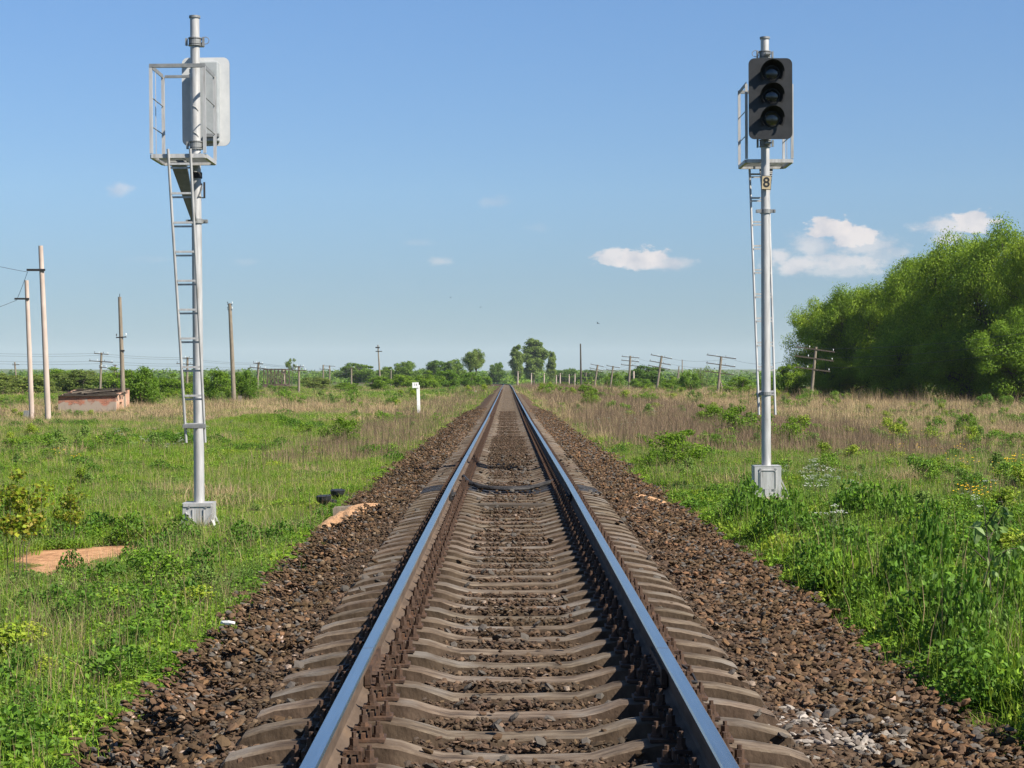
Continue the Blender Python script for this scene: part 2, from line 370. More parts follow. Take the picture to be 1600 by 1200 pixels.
# ------------------------------------------------------------------ the railway track
GA = .7975                                    # rail centre from track centre
track = thing('railway_track', 'single railway track with polished steel rails on concrete sleepers running away over brown ballast', 'railway track')
half = [(.075, -.18), (.075, -.172), (.02, -.152), (.0095, -.14), (.0095, -.052), (.033, -.040), (.0365, -.034), (.0365, -.010), (.030, -.001)]
PROF = [(-a, b) for a, b in half] + [(a, b) for a, b in half[::-1]]
def rail_mesh(side, y0, y1):
    n = len(PROF)
    k = [y0]
    while k[-1] < y1-1e-6: k.append(min(y1, k[-1]+max(1.0, (k[-1])*.03)))
    k = np.array(k); cx = xc(k)+side*GA; cz = zt(k)
    tilt = -side*.03
    vs = []
    for yv, c, z in zip(k, cx, cz):
        for (a, b) in PROF: vs.append((c+a+tilt*b, yv, z+b-a*tilt*-1))
    fs = []; mi = []
    for i in range(len(k)-1):
        for j in range(n):
            j2 = (j+1) % n; fs.append((i*n+j, i*n+j2, (i+1)*n+j2, (i+1)*n+j)); mi.append(1 if {j, j2} == {8, 9} else (1 if {j, j2} == ({9, 10} if side < 0 else {7, 8}) else 0))
    b = MB(); b.add(vs, fs); b.m = mi
    b.add(vs[:n], [tuple(range(n))]); b.add(vs[-n:], [tuple(range(n))[::-1]])
    return b.mesh('rail', [M_rust, M_steel], False)
for side in (-1, 1):
    for (y0, y1) in ((-9, 10.02), (10.03, 24.2), (24.212, 49.2), (49.212, 1000)):
        link('rail', rail_mesh(side, y0, y1), track)
    for jy in (10.025, 24.206):
        for s2 in (-1, 1):
            b = MB(); z0 = float(zt(jy)); x0 = side*GA+s2*.028
            b.box((x0, jy, z0-.095), (.03, .80, .085), None)
            b.box((x0+s2*.012, jy, z0-.142), (.05, .80, .016))
            for q in (-.3, -.18, -.06, .06, .18, .3):
                b.tube([(x0+s2*.012, jy+q, z0-.095), (x0+s2*.045, jy+q, z0-.095)], .017, 6)
                b.tube([(x0+s2*.045, jy+q, z0-.095), (x0+s2*.065, jy+q, z0-.095)], .009, 6)
            b.build('fishplate', M_fast if jy < 20 else M_tar, track, smooth=False)
        b = MB(); b.tube([(side*(GA+.045), jy-.5, z0-.15), (side*(GA+.10), jy-.35, z0-.12), (side*(GA+.17), jy-.1, z0-.17), (side*(GA+.17), jy+.2, z0-.16), (side*(GA+.09), jy+.42, z0-.13), (side*(GA+.045), jy+.5, z0-.15)], .008, 6)
        b.build('bond_cable', M_iron_dark, track)

# sleeper meshes: tops coloured paler, sides and ends a darker brown
M_side = mat('brown_sleeper_side', ramp=[(.32, (.040, .028, .019)), (.55, (.078, .055, .038)), (.75, (.12, .088, .060))], scale=9, detail=10, bump=.6, bump_scale=45, bdist=.012, rough=1, vary=.1, spec=.05, stretch=(.8, 1, .5))
def sleeper_mesh(seed):
    r = np.random.default_rng(seed)
    st = [0, .18, .34, .44, .54, .64, .80, .96, 1.10, 1.24, 1.33, 1.355]
    tz = [-.283, -.283, -.278, -.252, -.222, -.206, -.204, -.206, -.222, -.250, -.278, -.31]
    hw = [.096, .096, .096, .094, .092, .090, .090, .090, .090, .090, .088, .082]
    xs_ = [-a for a in st[:0:-1]]+st; tz_ = tz[:0:-1]+tz; chip = [r.random() < .25 for _ in xs_]; hw_ = hw[:0:-1]+hw
    vs = []; n = 10
    for x, z, h in zip(xs_, tz_, hw_):
        z += r.normal(0, .0018); j = r.normal(0, .0035, 10)
        if r.random() < .22: j[0 if r.random() < .5 else 8] += (.014 if r.random() < .5 else -.014); j[1] -= .012
        bw = .13; bz = -.46
        pts = [(-bw, bz), (-h-.010, z-.08), (-h-.002+j[0], z-.009+j[1]*.6), (-h+.007+j[2], z-.001), (-h*.35, z+.001+j[4]*.3),
               (h*.35, z+.001+j[5]*.3), (h-.007+j[6], z-.001), (h+.002+j[7], z-.009+j[8]*.6), (h+.010, z-.08), (bw, bz)]
        vs += [(x, p, q) for p, q in pts]
    fs = []
    for i in range(len(xs_)-1):
        for k in range(n): k2 = (k+1) % n; fs.append((i*n+k, (i+1)*n+k, (i+1)*n+k2, i*n+k2))
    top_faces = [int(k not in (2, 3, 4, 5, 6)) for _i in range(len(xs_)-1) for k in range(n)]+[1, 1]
    fs.append(tuple(range(n))); fs.append(tuple((len(xs_)-1)*n+k for k in range(n))[::-1])
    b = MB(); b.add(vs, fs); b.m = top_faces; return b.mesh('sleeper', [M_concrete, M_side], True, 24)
def stain_sleeper(m):
    t = m.node_tree; n = t.nodes; L = t.links; p = n['Principled BSDF']; src = p.inputs['Base Color'].links[0].from_socket
    tc = n.new('ShaderNodeTexCoord'); sp = n.new('ShaderNodeSeparateXYZ'); L.new(tc.outputs['Object'], sp.inputs[0])
    ab = n.new('ShaderNodeMath'); ab.operation = 'ABSOLUTE'; L.new(sp.outputs[0], ab.inputs[0])
    d = n.new('ShaderNodeMath'); d.operation = 'SUBTRACT'; L.new(ab.outputs[0], d.inputs[0]); d.inputs[1].default_value = .80
    a2 = n.new('ShaderNodeMath'); a2.operation = 'ABSOLUTE'; L.new(d.outputs[0], a2.inputs[0])
    oi = n.new('ShaderNodeObjectInfo'); cx = n.new('ShaderNodeVectorMath'); cx.operation = 'MULTIPLY_ADD'; L.new(oi.outputs['Random'], cx.inputs[0]); cx.inputs[1].default_value = (37, 51, 13); L.new(tc.outputs['Object'], cx.inputs[2])
    z = n.new('ShaderNodeTexNoise'); z.inputs['Scale'].default_value = 4.5; z.inputs['Detail'].default_value = 8; L.new(cx.outputs[0], z.inputs[0])
    q = n.new('ShaderNodeMath'); q.operation = 'MULTIPLY_ADD'; L.new(z.outputs[0], q.inputs[0]); q.inputs[1].default_value = -.75; L.new(a2.outputs[0], q.inputs[2])
    mr = n.new('ShaderNodeMapRange'); L.new(q.outputs[0], mr.inputs[0]); mr.inputs[1].default_value = -.30; mr.inputs[2].default_value = -.02; mr.inputs[3].default_value = .85; mr.inputs[4].default_value = 0
    mx_ = n.new('ShaderNodeMix'); mx_.data_type = 'RGBA'; L.new(mr.outputs[0], mx_.inputs[0]); L.new(src, mx_.inputs[6]); mx_.inputs[7].default_value = (.050, .032, .021, 1)
    z2 = n.new('ShaderNodeTexNoise'); z2.inputs['Scale'].default_value = 2.2; z2.inputs['Detail'].default_value = 5; L.new(cx.outputs[0], z2.inputs[0])
    m2 = n.new('ShaderNodeMapRange'); L.new(z2.outputs[0], m2.inputs[0]); m2.inputs[1].default_value = .52; m2.inputs[2].default_value = .66; m2.inputs[4].default_value = .5
    mg = n.new('ShaderNodeMix'); mg.data_type = 'RGBA'; L.new(m2.outputs[0], mg.inputs[0]); L.new(mx_.outputs[2], mg.inputs[6]); mg.inputs[7].default_value = (.20, .185, .165, 1)
    L.new(mg.outputs[2], p.inputs['Base Color'])
M_sl = M_concrete.copy(); M_sl.name = 'stained_sleeper_concrete'; stain_sleeper(M_sl)
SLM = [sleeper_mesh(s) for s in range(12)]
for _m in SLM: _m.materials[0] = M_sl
# fastening meshes, origin at the rail foot centre on the sleeper, +x = away from the rail
SZ = -.204
def m_plate():
    b = MB(); b.box((0, 0, .008), (.385, .145, .014)); b.box((-.094, 0, .026), (.018, .14, .030)); b.box((.094, 0, .026), (.018, .14, .030)); return b.mesh('tie_plate', M_fast)
def m_clip():
    b = MB(); b.box((.086, 0, .058), (.075, .075, .016)); b.box((.054, 0, .042), (.016, .075, .03)); b.box((.122, 0, .036), (.016, .075, .055)); return b.mesh('rail_clip', M_fast)
def m_bolt(h, r):
    b = MB(); b.tube([(0, 0, 0), (0, 0, .012)], r*1.35, 8); b.tube([(0, 0, .012), (0, 0, .020)], r*1.1, 8); b.tube([(0, 0, .020), (0, 0, .052)], r, 6); b.tube([(0, 0, .052), (0, 0, h)], r*.52, 6); return b.mesh('bolt', M_fast)
ME_plate, ME_clip, ME_bolt1, ME_bolt2 = m_plate(), m_clip(), m_bolt(.078, .021), m_bolt(.072, .021)
def m_fastening():
    b = MB(); b.box((0, 0, .008), (.385, .145, .014))
    for s in (-1, 1):
        b.box((s*.088, 0, .045), (.07, .075, .04)); b.box((s*.098, 0, .095), (.038, .038, .07)); b.box((s*.152, 0, .05), (.04, .04, .07))
    return b.mesh('fastening', M_fast)
ME_fast = m_fastening()
SP = .543; Y0 = 5.28-SP*22
sly = []
for k in range(-2, 1500):
    y = Y0+k*SP
    if y < -5 or y > 620: continue
    # clear room for the two boards laid between sleepers at the insulated joint
    sly.append(y)
far_b = MB()
srng = random.Random(5)
for n_, y in enumerate(sly):
    z = float(zt(y))
    if y > 80:
        if y > 150 and n_ % 1: continue
        c = float(xc(y))
        far_b.add([(c+a, y+b, z+q) for (a, b, q) in ((-1.34, -.09, -.27), (-1.34, .09, -.27), (-.9, -.09, -.21), (-.9, .09, -.21), (-.6, -.09, -.21), (-.6, .09, -.21), (-.38, -.09, -.28), (-.38, .09, -.28), (.38, -.09, -.28), (.38, .09, -.28), (.6, -.09, -.21), (.6, .09, -.21), (.9, -.09, -.21), (.9, .09, -.21), (1.34, -.09, -.27), (1.34, .09, -.27))],
                  [(2*i, 2*i+2, 2*i+3, 2*i+1) for i in range(7)])
        off = len(far_b.v)-16
        far_b.add([(far_b.v[off+2*i][0], y-.115, far_b.v[off+2*i][2]-.10) for i in range(8)], [])
        o2 = len(far_b.v)-8
        far_b.f += [(off+2*i, o2+i, o2+i+1, off+2*i+2) for i in range(7)]; far_b.m += [0]*7
        continue
    tar = 27.1 < y < 29.0
    me = SLM[srng.randrange(12)]
    if tar:
        me = me.copy(); me.materials[0] = M_tar; me.materials[1] = M_tar
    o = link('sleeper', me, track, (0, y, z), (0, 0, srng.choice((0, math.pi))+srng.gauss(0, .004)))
    o.scale = (1, 1+srng.gauss(0, .02), 1)
    if tar: o['label'] = 'sleeper blackened with oil'
    if y < 1: continue
    flip = abs(o.rotation_euler.z) > 1
    for side in (-1, 1):
        sx = side*GA*(-1 if flip else 1)
        if y < 26:
            link('tie_plate', ME_plate, o, (sx, 0, SZ))
            for s in (-1, 1):
                jx = srng.gauss(0, .004)
                link('rail_clip', ME_clip, o, (sx, jx, SZ), (0, 0, 0 if s > 0 else math.pi))
                link('clamp_bolt', ME_bolt1, o, (sx+s*.092, jx, SZ+.064), (srng.gauss(0, .05), 0, srng.random()*3))
                link('anchor_bolt', ME_bolt2, o, (sx+s*.158, -jx, SZ+.014), (srng.gauss(0, .05), 0, srng.random()*3))
        else:
            link('fastening', ME_fast, o, (sx, 0, SZ))
tag(far_b.build('sleeper', M_concrete, track, smooth=False), kind='stuff')
# fastenings of the far sleepers, joined
fb = MB()
for y in sly:
    if 80 < y < 260:
        for side in (-1, 1):
            fb.box((side*GA, y, zt(y)-.16), (.35, .12, .09))
tag(fb.build('fastening', M_fast, track, smooth=False), kind='stuff')

# ------------------------------------------------------------------ scatter machinery (geometry nodes on 'stuff' only)
def scatter(name, pts, rots, scls, ids, sources, kind='stuff'):
    col = bpy.data.collections.new(name+'_kinds')
    for k, me in enumerate(sources):
        o = bpy.data.objects.new('%s_kind_%02d' % (name, k), me); col.objects.link(o)
    me = bpy.data.meshes.new(name); me.vertices.add(len(pts)); me.vertices.foreach_set('co', np.asarray(pts, np.float32).ravel())
    for nm, ty, dat, key in (('rot', 'FLOAT_VECTOR', rots, 'vector'), ('scl', 'FLOAT_VECTOR', scls, 'vector'), ('kid', 'INT', ids, 'value')):
        a = me.attributes.new(nm, ty, 'POINT'); a.data.foreach_set(key, np.asarray(dat, np.float32 if ty != 'INT' else np.int32).ravel())
    o = link(name, me); tag(o, kind=kind)
    g = bpy.data.node_groups.new(name+'_scatter', 'GeometryNodeTree')
    g.interface.new_socket('Geometry', in_out='INPUT', socket_type='NodeSocketGeometry'); g.interface.new_socket('Geometry', in_out='OUTPUT', socket_type='NodeSocketGeometry')
    n = g.nodes; gi = n.new('NodeGroupInput'); go = n.new('NodeGroupOutput')
    ci = n.new('GeometryNodeCollectionInfo'); ci.inputs['Collection'].default_value = col; ci.inputs['Separate Children'].default_value = True; ci.inputs['Reset Children'].default_value = True
    ip = n.new('GeometryNodeInstanceOnPoints'); ip.inputs['Pick Instance'].default_value = True
    def na(nm, ty):
        q = n.new('GeometryNodeInputNamedAttribute'); q.data_type = ty; q.inputs['Name'].default_value = nm; return q.outputs[0]
    g.links.new(gi.outputs[0], ip.inputs['Points']); g.links.new(ci.outputs[0], ip.inputs['Instance'])
    g.links.new(na('kid', 'INT'), ip.inputs['Instance Index'])
    er = n.new('FunctionNodeEulerToRotation'); g.links.new(na('rot', 'FLOAT_VECTOR'), er.inputs[0]); g.links.new(er.outputs[0], ip.inputs['Rotation'])
    g.links.new(na('scl', 'FLOAT_VECTOR'), ip.inputs['Scale'])
    g.links.new(ip.outputs[0], go.inputs[0])
    o.modifiers.new('scatter', 'NODES').node_group = g
    return o

# stones
_ico = None
def ico():
    global _ico
    if _ico is None:
        t = (1+5**.5)/2
        v = np.array([(-1, t, 0), (1, t, 0), (-1, -t, 0), (1, -t, 0), (0, -1, t), (0, 1, t), (0, -1, -t), (0, 1, -t), (t, 0, -1), (t, 0, 1), (-t, 0, -1), (-t, 0, 1)], float); v /= np.linalg.norm(v[0])
        f = np.array([(0, 11, 5), (0, 5, 1), (0, 1, 7), (0, 7, 10), (0, 10, 11), (1, 5, 9), (5, 11, 4), (11, 10, 2), (10, 7, 6), (7, 1, 8), (3, 9, 4), (3, 4, 2), (3, 2, 6), (3, 6, 8), (3, 8, 9), (4, 9, 5), (2, 4, 11), (6, 2, 10), (8, 6, 7), (9, 8, 1)])
        _ico = (v, f)
    return _ico
def rotm(r):
    a, b, c = r; return np.array(Euler((a, b, c)).to_matrix())
def stone_patch(seed, w, d, n, palette, smin=.012, smax=.027):
    r = np.random.default_rng(seed); v, f = ico(); V = []; Fc = []; C = []
    for k in range(n):
        s = r.uniform(smin, smax)*(1.35 if r.random() < .1 else 1)
        e = v*(1+r.uniform(-.33, .25, (12, 1)))*np.array([r.uniform(.9, 1.55), r.uniform(.6, 1.05), r.uniform(.34, .62)])*s
        e = e@rotm(r.uniform(-.5, .5, 3)+np.array([0, 0, r.uniform(0, 6.28)])).T
        e += np.array([r.uniform(-w/2, w/2), r.uniform(-d/2, d/2), r.uniform(-.012, .020)])
        Fc.append(f+len(V)*12); V.append(e)
        c = np.array(palette[r.choice(len(palette), p=PP if len(palette) == len(PP) else None)])*r.uniform(.75, 1.25)
        C.append(np.repeat(c[None], 12, 0))
    return mesh_np('stones', np.concatenate(V), np.concatenate(Fc), M_stone, np.concatenate(C))
PP = [.28, .25, .17, .15, .09, .045, .015]
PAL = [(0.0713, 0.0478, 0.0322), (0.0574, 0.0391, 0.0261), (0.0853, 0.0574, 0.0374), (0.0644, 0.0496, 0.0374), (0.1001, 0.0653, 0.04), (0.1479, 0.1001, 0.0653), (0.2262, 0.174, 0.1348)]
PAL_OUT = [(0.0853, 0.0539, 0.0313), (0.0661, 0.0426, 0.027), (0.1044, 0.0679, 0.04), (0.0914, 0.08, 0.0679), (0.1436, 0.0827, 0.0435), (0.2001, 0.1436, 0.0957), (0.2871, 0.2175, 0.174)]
PAL_P = [(.27, .235, .20), (.20, .175, .15), (.14, .115, .095), (.36, .32, .28)]
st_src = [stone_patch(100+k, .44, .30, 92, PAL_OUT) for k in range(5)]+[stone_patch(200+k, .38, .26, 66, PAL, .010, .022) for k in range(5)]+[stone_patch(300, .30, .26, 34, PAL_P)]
P, RT, SC, ID = [], [], [], []
def slope(x, y):
    e = .1; return float(gz(x+e, y)-gz(x-e, y))/(2*e)
y = 4.0
while y < 110:
    dd = .15 if y < 40 else .26
    for sgn, w in ((-1, float(wl(y))), (1, float(wr(y)))):
        x = 1.22
        while x < w+.05:
            xx = sgn*(x+RNG.uniform(-.06, .06)); yy_ = y+RNG.uniform(-.05, .05)
            t = slope(xx, yy_)
            if x > 1.5 and float(sandy(xx, yy_)) > .45: x += .22 if y < 40 else .30; continue
            pale = 0.9 < abs(xx) < 1.95 and sgn > 0 and 7.4 < yy_ < 9.9 and RNG.random() < .42
            inner = x < 1.5
            # sink a bit on the sleeper ends
            z = float(gz(xx, yy_))+(.012 if not inner else -.004)
            P.append((xx, yy_, z)); RT.append((0, -math.atan(t), RNG.uniform(0, 6.28) if not inner else RNG.choice([0, math.pi])))
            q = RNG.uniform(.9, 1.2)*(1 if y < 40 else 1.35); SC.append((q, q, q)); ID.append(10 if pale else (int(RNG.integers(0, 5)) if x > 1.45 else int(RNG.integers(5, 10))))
            x += .22 if y < 40 else .30
    y += dd
for yk in sly:                       # between the sleepers
    if not 3.5 < yk < 100: continue
    ym = yk+SP/2
    if 27.3 < ym < 28.9: continue
    for x in np.arange(-1.30, 1.31, .25):
        near_rail = .62 < abs(x) < .98
        h = .018+.026*float(smooth_noise(x, ym, 1.7, 3))
        zz = float(gz(x, ym))+h+.012-(.035 if near_rail else 0)+(.035 if 36 < ym < 55 and abs(x) < .45 else 0)+(.012 if abs(x) < .55 else 0)
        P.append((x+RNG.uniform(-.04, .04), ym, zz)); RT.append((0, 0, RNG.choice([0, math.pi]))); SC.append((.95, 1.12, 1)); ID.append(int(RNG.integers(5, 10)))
scatter('ballast_gravel', P, RT, SC, ID, st_src)
# ground the loose stones that lie on sleepers: a sparse extra set
P, RT, SC, ID = [], [], [], []
single = [stone_patch(400+k, .02, .02, 1, PAL_OUT, .022, .036) for k in range(6)]
for k in range(900):
    y = RNG.uniform(5, 40); x = RNG.normal(0, .35) if RNG.random() < .6 else RNG.choice([-1, 1])*RNG.uniform(1.0, 1.4)
    if abs(x) > 1.35: continue
    P.append((x, y, -.270 if abs(x) < .4 else -.262)); RT.append((0, 0, RNG.uniform(0, 6))); SC.append((1, 1, 1)); ID.append(int(RNG.integers(0, 6)))
scatter('loose_gravel', P, RT, SC, ID, single)

# ------------------------------------------------------------------ plants: blade and leaf clumps
def blades(r, n, rad, h, w, cols, lean=.55, hvar=.35, curve=.3):
    a = r.uniform(0, 2*np.pi, n); q = np.sqrt(r.uniform(0, 1, n))*rad
    bx, by_ = np.cos(a)*q, np.sin(a)*q
    H = h*(1+r.uniform(-hvar, hvar, n)); th = r.uniform(0, 2*np.pi, n); ln = np.abs(r.normal(0, lean, n))
    dx, dy = np.cos(th)*ln*H, np.sin(th)*ln*H
    fa = r.uniform(0, 2*np.pi, n); ww = w*r.uniform(.6, 1.3, n); wx, wy = np.cos(fa)*ww/2, np.sin(fa)*ww/2
    V = np.zeros((n, 6, 3))
    V[:, 0] = np.stack([bx-wx, by_-wy, np.full(n, -.04)], 1); V[:, 1] = np.stack([bx+wx, by_+wy, np.full(n, -.04)], 1)
    mx_, my_ = bx+dx*.35, by_+dy*.35; mz = H*.6
    V[:, 2] = np.stack([mx_+wx*.8, my_+wy*.8, mz], 1); V[:, 3] = np.stack([mx_-wx*.8, my_-wy*.8, mz], 1)
    tz = H*(1-curve*ln)
    V[:, 4] = np.stack([bx+dx+wx*.12, by_+dy+wy*.12, tz], 1); V[:, 5] = np.stack([bx+dx-wx*.12, by_+dy-wy*.12, tz], 1)
    i = np.arange(n)[:, None]*6
    Q_ = np.concatenate([i+np.array([[0, 1, 2, 3]]), i+np.array([[3, 2, 4, 5]])])
    c = np.array(cols)[r.integers(0, len(cols), n)]*r.uniform(.75, 1.25, (n, 1))
    return V.reshape(-1, 3), Q_, np.repeat(c, 6, 0)
def leaves(r, P_, size, cols, up=.4, asp=.55, nrm=None, droop=0.0):
    n = len(P_); nv = r.normal(0, 1, (n, 3))
    if nrm is not None: nv = nv*.65+nrm*1.0
    nv[:, 2] += up; nv /= np.linalg.norm(nv, axis=1)[:, None]
    t = np.cross(nv, r.normal(0, 1, (n, 3))); t[:, 2] -= droop; t -= nv*np.sum(t*nv, 1)[:, None]; t /= np.linalg.norm(t, axis=1)[:, None]
    b = np.cross(nv, t); s = (size*r.uniform(.6, 1.35, n))[:, None]
    V = np.stack([P_-t*s*.5, P_+b*s*asp*.5+nv*s*.06, P_+t*s*.5, P_-b*s*asp*.5+nv*s*.06], 1)
    Q_ = np.arange(n)[:, None]*4+np.array([[0, 1, 2, 3]])
    c = np.array(cols)[r.integers(0, len(cols), n)]*r.uniform(.7, 1.3, (n, 1))
    return V.reshape(-1, 3), Q_, np.repeat(c, 4, 0)
def merge(name, parts, m):
    V, Q_, C, o = [], [], [], 0
    for v, q, c in parts: V.append(v); Q_.append(q+o); C.append(c); o += len(v)
    return mesh_np(name, np.concatenate(V), np.concatenate(Q_), m, np.concatenate(C))

GR = [(.130, .235, .018), (.165, .275, .021), (.105, .195, .016), (.20, .285, .027)]
GY = [(.185, .265, .026), (.16, .24, .022), (.24, .29, .042)]
GYL_ = [(.21, .30, .022)]
GH = [(.10, .20, .014), (.135, .245, .018), (.175, .295, .022), (.105, .19, .022)]
ST = [(.50, .37, .195), (.42, .30, .16), (.56, .43, .24), (.34, .24, .13)]
BR_ = [(.22, .15, .095), (.16, .11, .07), (.28, .20, .125)]
kinds = []
def K(f): kinds.append(f)
def herb(r, n, rad, h, size, cols):
    a = r.uniform(0, 2*np.pi, n); q = np.sqrt(r.uniform(0, 1, n))*rad
    z = h*np.sqrt(r.uniform(.02, 1, n))*(1-.5*(q/rad)**2)
    return leaves(r, np.stack([np.cos(a)*q, np.sin(a)*q, z], 1), size, cols, up=.8)
for s in range(3):   # 0-2 green grass
    r = np.random.default_rng(10+s); K(merge('g', [blades(r, 200, .30, .19, .007, GR+GY[:1]), blades(r, 4, .3, .28, .004, ST, .5), herb(r, 150, .28, .13, .03, GH)], M_blade))
for s in range(3):   # 3-5 broadleaf herbs
    r = np.random.default_rng(20+s); K(merge('h', [herb(r, 620, .28, .24, .040, GH+GR[:2]+GYL_), blades(r, 50, .28, .24, .006, GR), blades(r, 3, .28, .32, .004, BR_+ST, .3)], M_blade))
for s in range(2):   # 6-7 yellow-green meadow
    r = np.random.default_rng(30+s); K(merge('y', [blades(r, 220, .30, .19, .007, GY+GR), blades(r, 7, .3, .34, .004, ST, .4), herb(r, 90, .28, .12, .03, GH)], M_blade))
for s in range(3):   # 8-10 straw
    r = np.random.default_rng(40+s); K(merge('s', [blades(r, 120, .30, .30, .007, ST, .55, .5), blades(r, 10, .30, .48, .006, ST, .3, .4), blades(r, 60, .3, .18, .007, GR, .5), herb(r, 30, .28, .14, .035, GH)], M_blade))
for s in range(2):   # 11-12 brown weeds with upright stems
    r = np.random.default_rng(50+s); K(merge('w', [blades(r, 34, .32, .48, .006, BR_, .18, .5, .1), blades(r, 60, .32, .26, .006, BR_+ST[:2], .6), blades(r, 70, .32, .18, .007, GR, .5), herb(r, 60, .28, .16, .035, GH)], M_blade))
for s in range(2):   # 13-14 mixed green with dead stalks
    r = np.random.default_rng(60+s); K(merge('m', [blades(r, 140, .30, .22, .007, GR), herb(r, 220, .28, .20, .032, GH), blades(r, 14, .3, .38, .004, BR_+ST, .25)], M_blade))
# 15 thin sprig for the ballast edge, 16 tall dry stalk tuft
r = np.random.default_rng(70); K(merge('t', [blades(r, 26, .10, .12, .006, GR), herb(r, 30, .10, .08, .028, GH)], M_blade))
r = np.random.default_rng(71); K(merge('d', [blades(r, 20, .2, .85, .006, ST+BR_[:1], .2, .4, .2), blades(r, 30, .22, .3, .006, GR, .4)], M_blade))

# 17-18 grey-green feathery, 19-20 yellow-green leafy, 21 dark tall herb, 22 dead stems, 23 low clover
GF = [(.13, .215, .040), (.165, .25, .05), (.11, .185, .03)]; GYL = [(.22, .30, .02), (.26, .32, .028), (.17, .265, .018)]; GDK = [(.07, .15, .016), (.09, .18, .018)]
for s in range(2):
    r = np.random.default_rng(80+s); K(merge('f', [herb(r, 620, .28, .27, .024, GF), blades(r, 40, .28, .27, .005, GF+GR, .4), blades(r, 5, .28, .4, .004, BR_, .3)], M_blade))
for s in range(2):
    r = np.random.default_rng(90+s); K(merge('l', [herb(r, 520, .28, .20, .038, GYL), blades(r, 40, .28, .22, .006, GY)], M_blade))
r = np.random.default_rng(95); K(merge('n', [herb(r, 480, .24, .38, .046, GDK+GH[:1]), blades(r, 20, .2, .36, .006, GDK, .2)], M_blade))
r = np.random.default_rng(96); K(merge('q', [blades(r, 26, .30, .40, .0035, BR_+ST[:1], .45, .5), herb(r, 320, .28, .18, .034, GH+GR), blades(r, 70, .28, .2, .006, GR)], M_blade))
r = np.random.default_rng(97); K(merge('c', [herb(r, 520, .30, .10, .030, GH+GR), blades(r, 40, .28, .15, .006, GR)], M_blade))

def kind_of(x, y, r):
    yy0 = y
    dr = float(dryness(x, y))+r.gauss(0, .20); a = abs(x-float(xc(y)))
    lf = x < 0
    tr_side = (50 < y < 450) and (3.0 < a < (7 if lf else 14))
    u = r.random()
    if tr_side and u < (.16 if lf else .40): return r.choice([11, 12])
    if tr_side and u < .72: return r.choice([13, 14, 0, 3])
    if a < 5.4 and y < 30 and not lf and r.random() < .8: return r.choice([3, 4, 5, 3, 4, 19, 21, 0])
    n1 = float(smooth_noise(x, y*.6, .9, 12))+.5*r.gauss(0, .5); n2 = float(smooth_noise(x+40, y*.5, .5, 15))+.5*r.gauss(0, .5)
    if dr > .55: return r.choice([8, 9, 10, 8, 9, 10, 16, 22, 13, 14]) if n1 < .35 else r.choice([13, 14, 0, 3, 18])
    if dr > .2: return r.choice([8, 9, 13, 14, 22, 11]) if n1 < .2 else r.choice([13, 14, 6, 0, 17, 3, 20])
    if n1 > .75: return r.choice([22, 17, 18, 13, 14, 3, 5]) if n2 < .2 or yy0 < 18 else r.choice([22, 8, 13, 17])
    if n1 < -.7: return r.choice([19, 20, 3, 4])
    if n2 > .7: return r.choice([17, 18, 14, 5])
    if n2 < -.8: return r.choice([21, 4, 5, 3])
    if dr > -.1: return r.choice([13, 14, 6, 7, 0, 1, 3, 22, 17])
    if lf: return r.choice([0, 1, 2, 6, 7, 3, 4, 13, 20, 23]) if y > 28 else r.choice([3, 4, 5, 17, 18, 13, 22, 0, 6, 14, 5, 21])
    return r.choice([3, 4, 5, 19, 0, 13, 14, 5, 17])
def sx_px(x, y): return (x-CX)*F/y+VX
_o = [hit(505, 797), hit(528, 787), hit(590, 796), hit(320, 838), hit(1198, 778)]
OPEN = [(_o[0].x, _o[0].y+.2, .3), (_o[1].x, _o[1].y+.2, .3), (_o[2].x, _o[2].y+.3, .7), (_o[4].x-.1, 31.8, .7), (_o[4].x-.5, 28.8, .75), (_o[4].x-.8, 25.8, .6), (hit(1548, 938).x, hit(1548, 938).y+.5, .8), (hit(357, 1003).x, hit(357, 1003).y+.1, .12), (hit(92, 934).x, hit(92, 934).y+.1, .12)]
ALL = ([], [], [], [])
pr = random.Random(3)
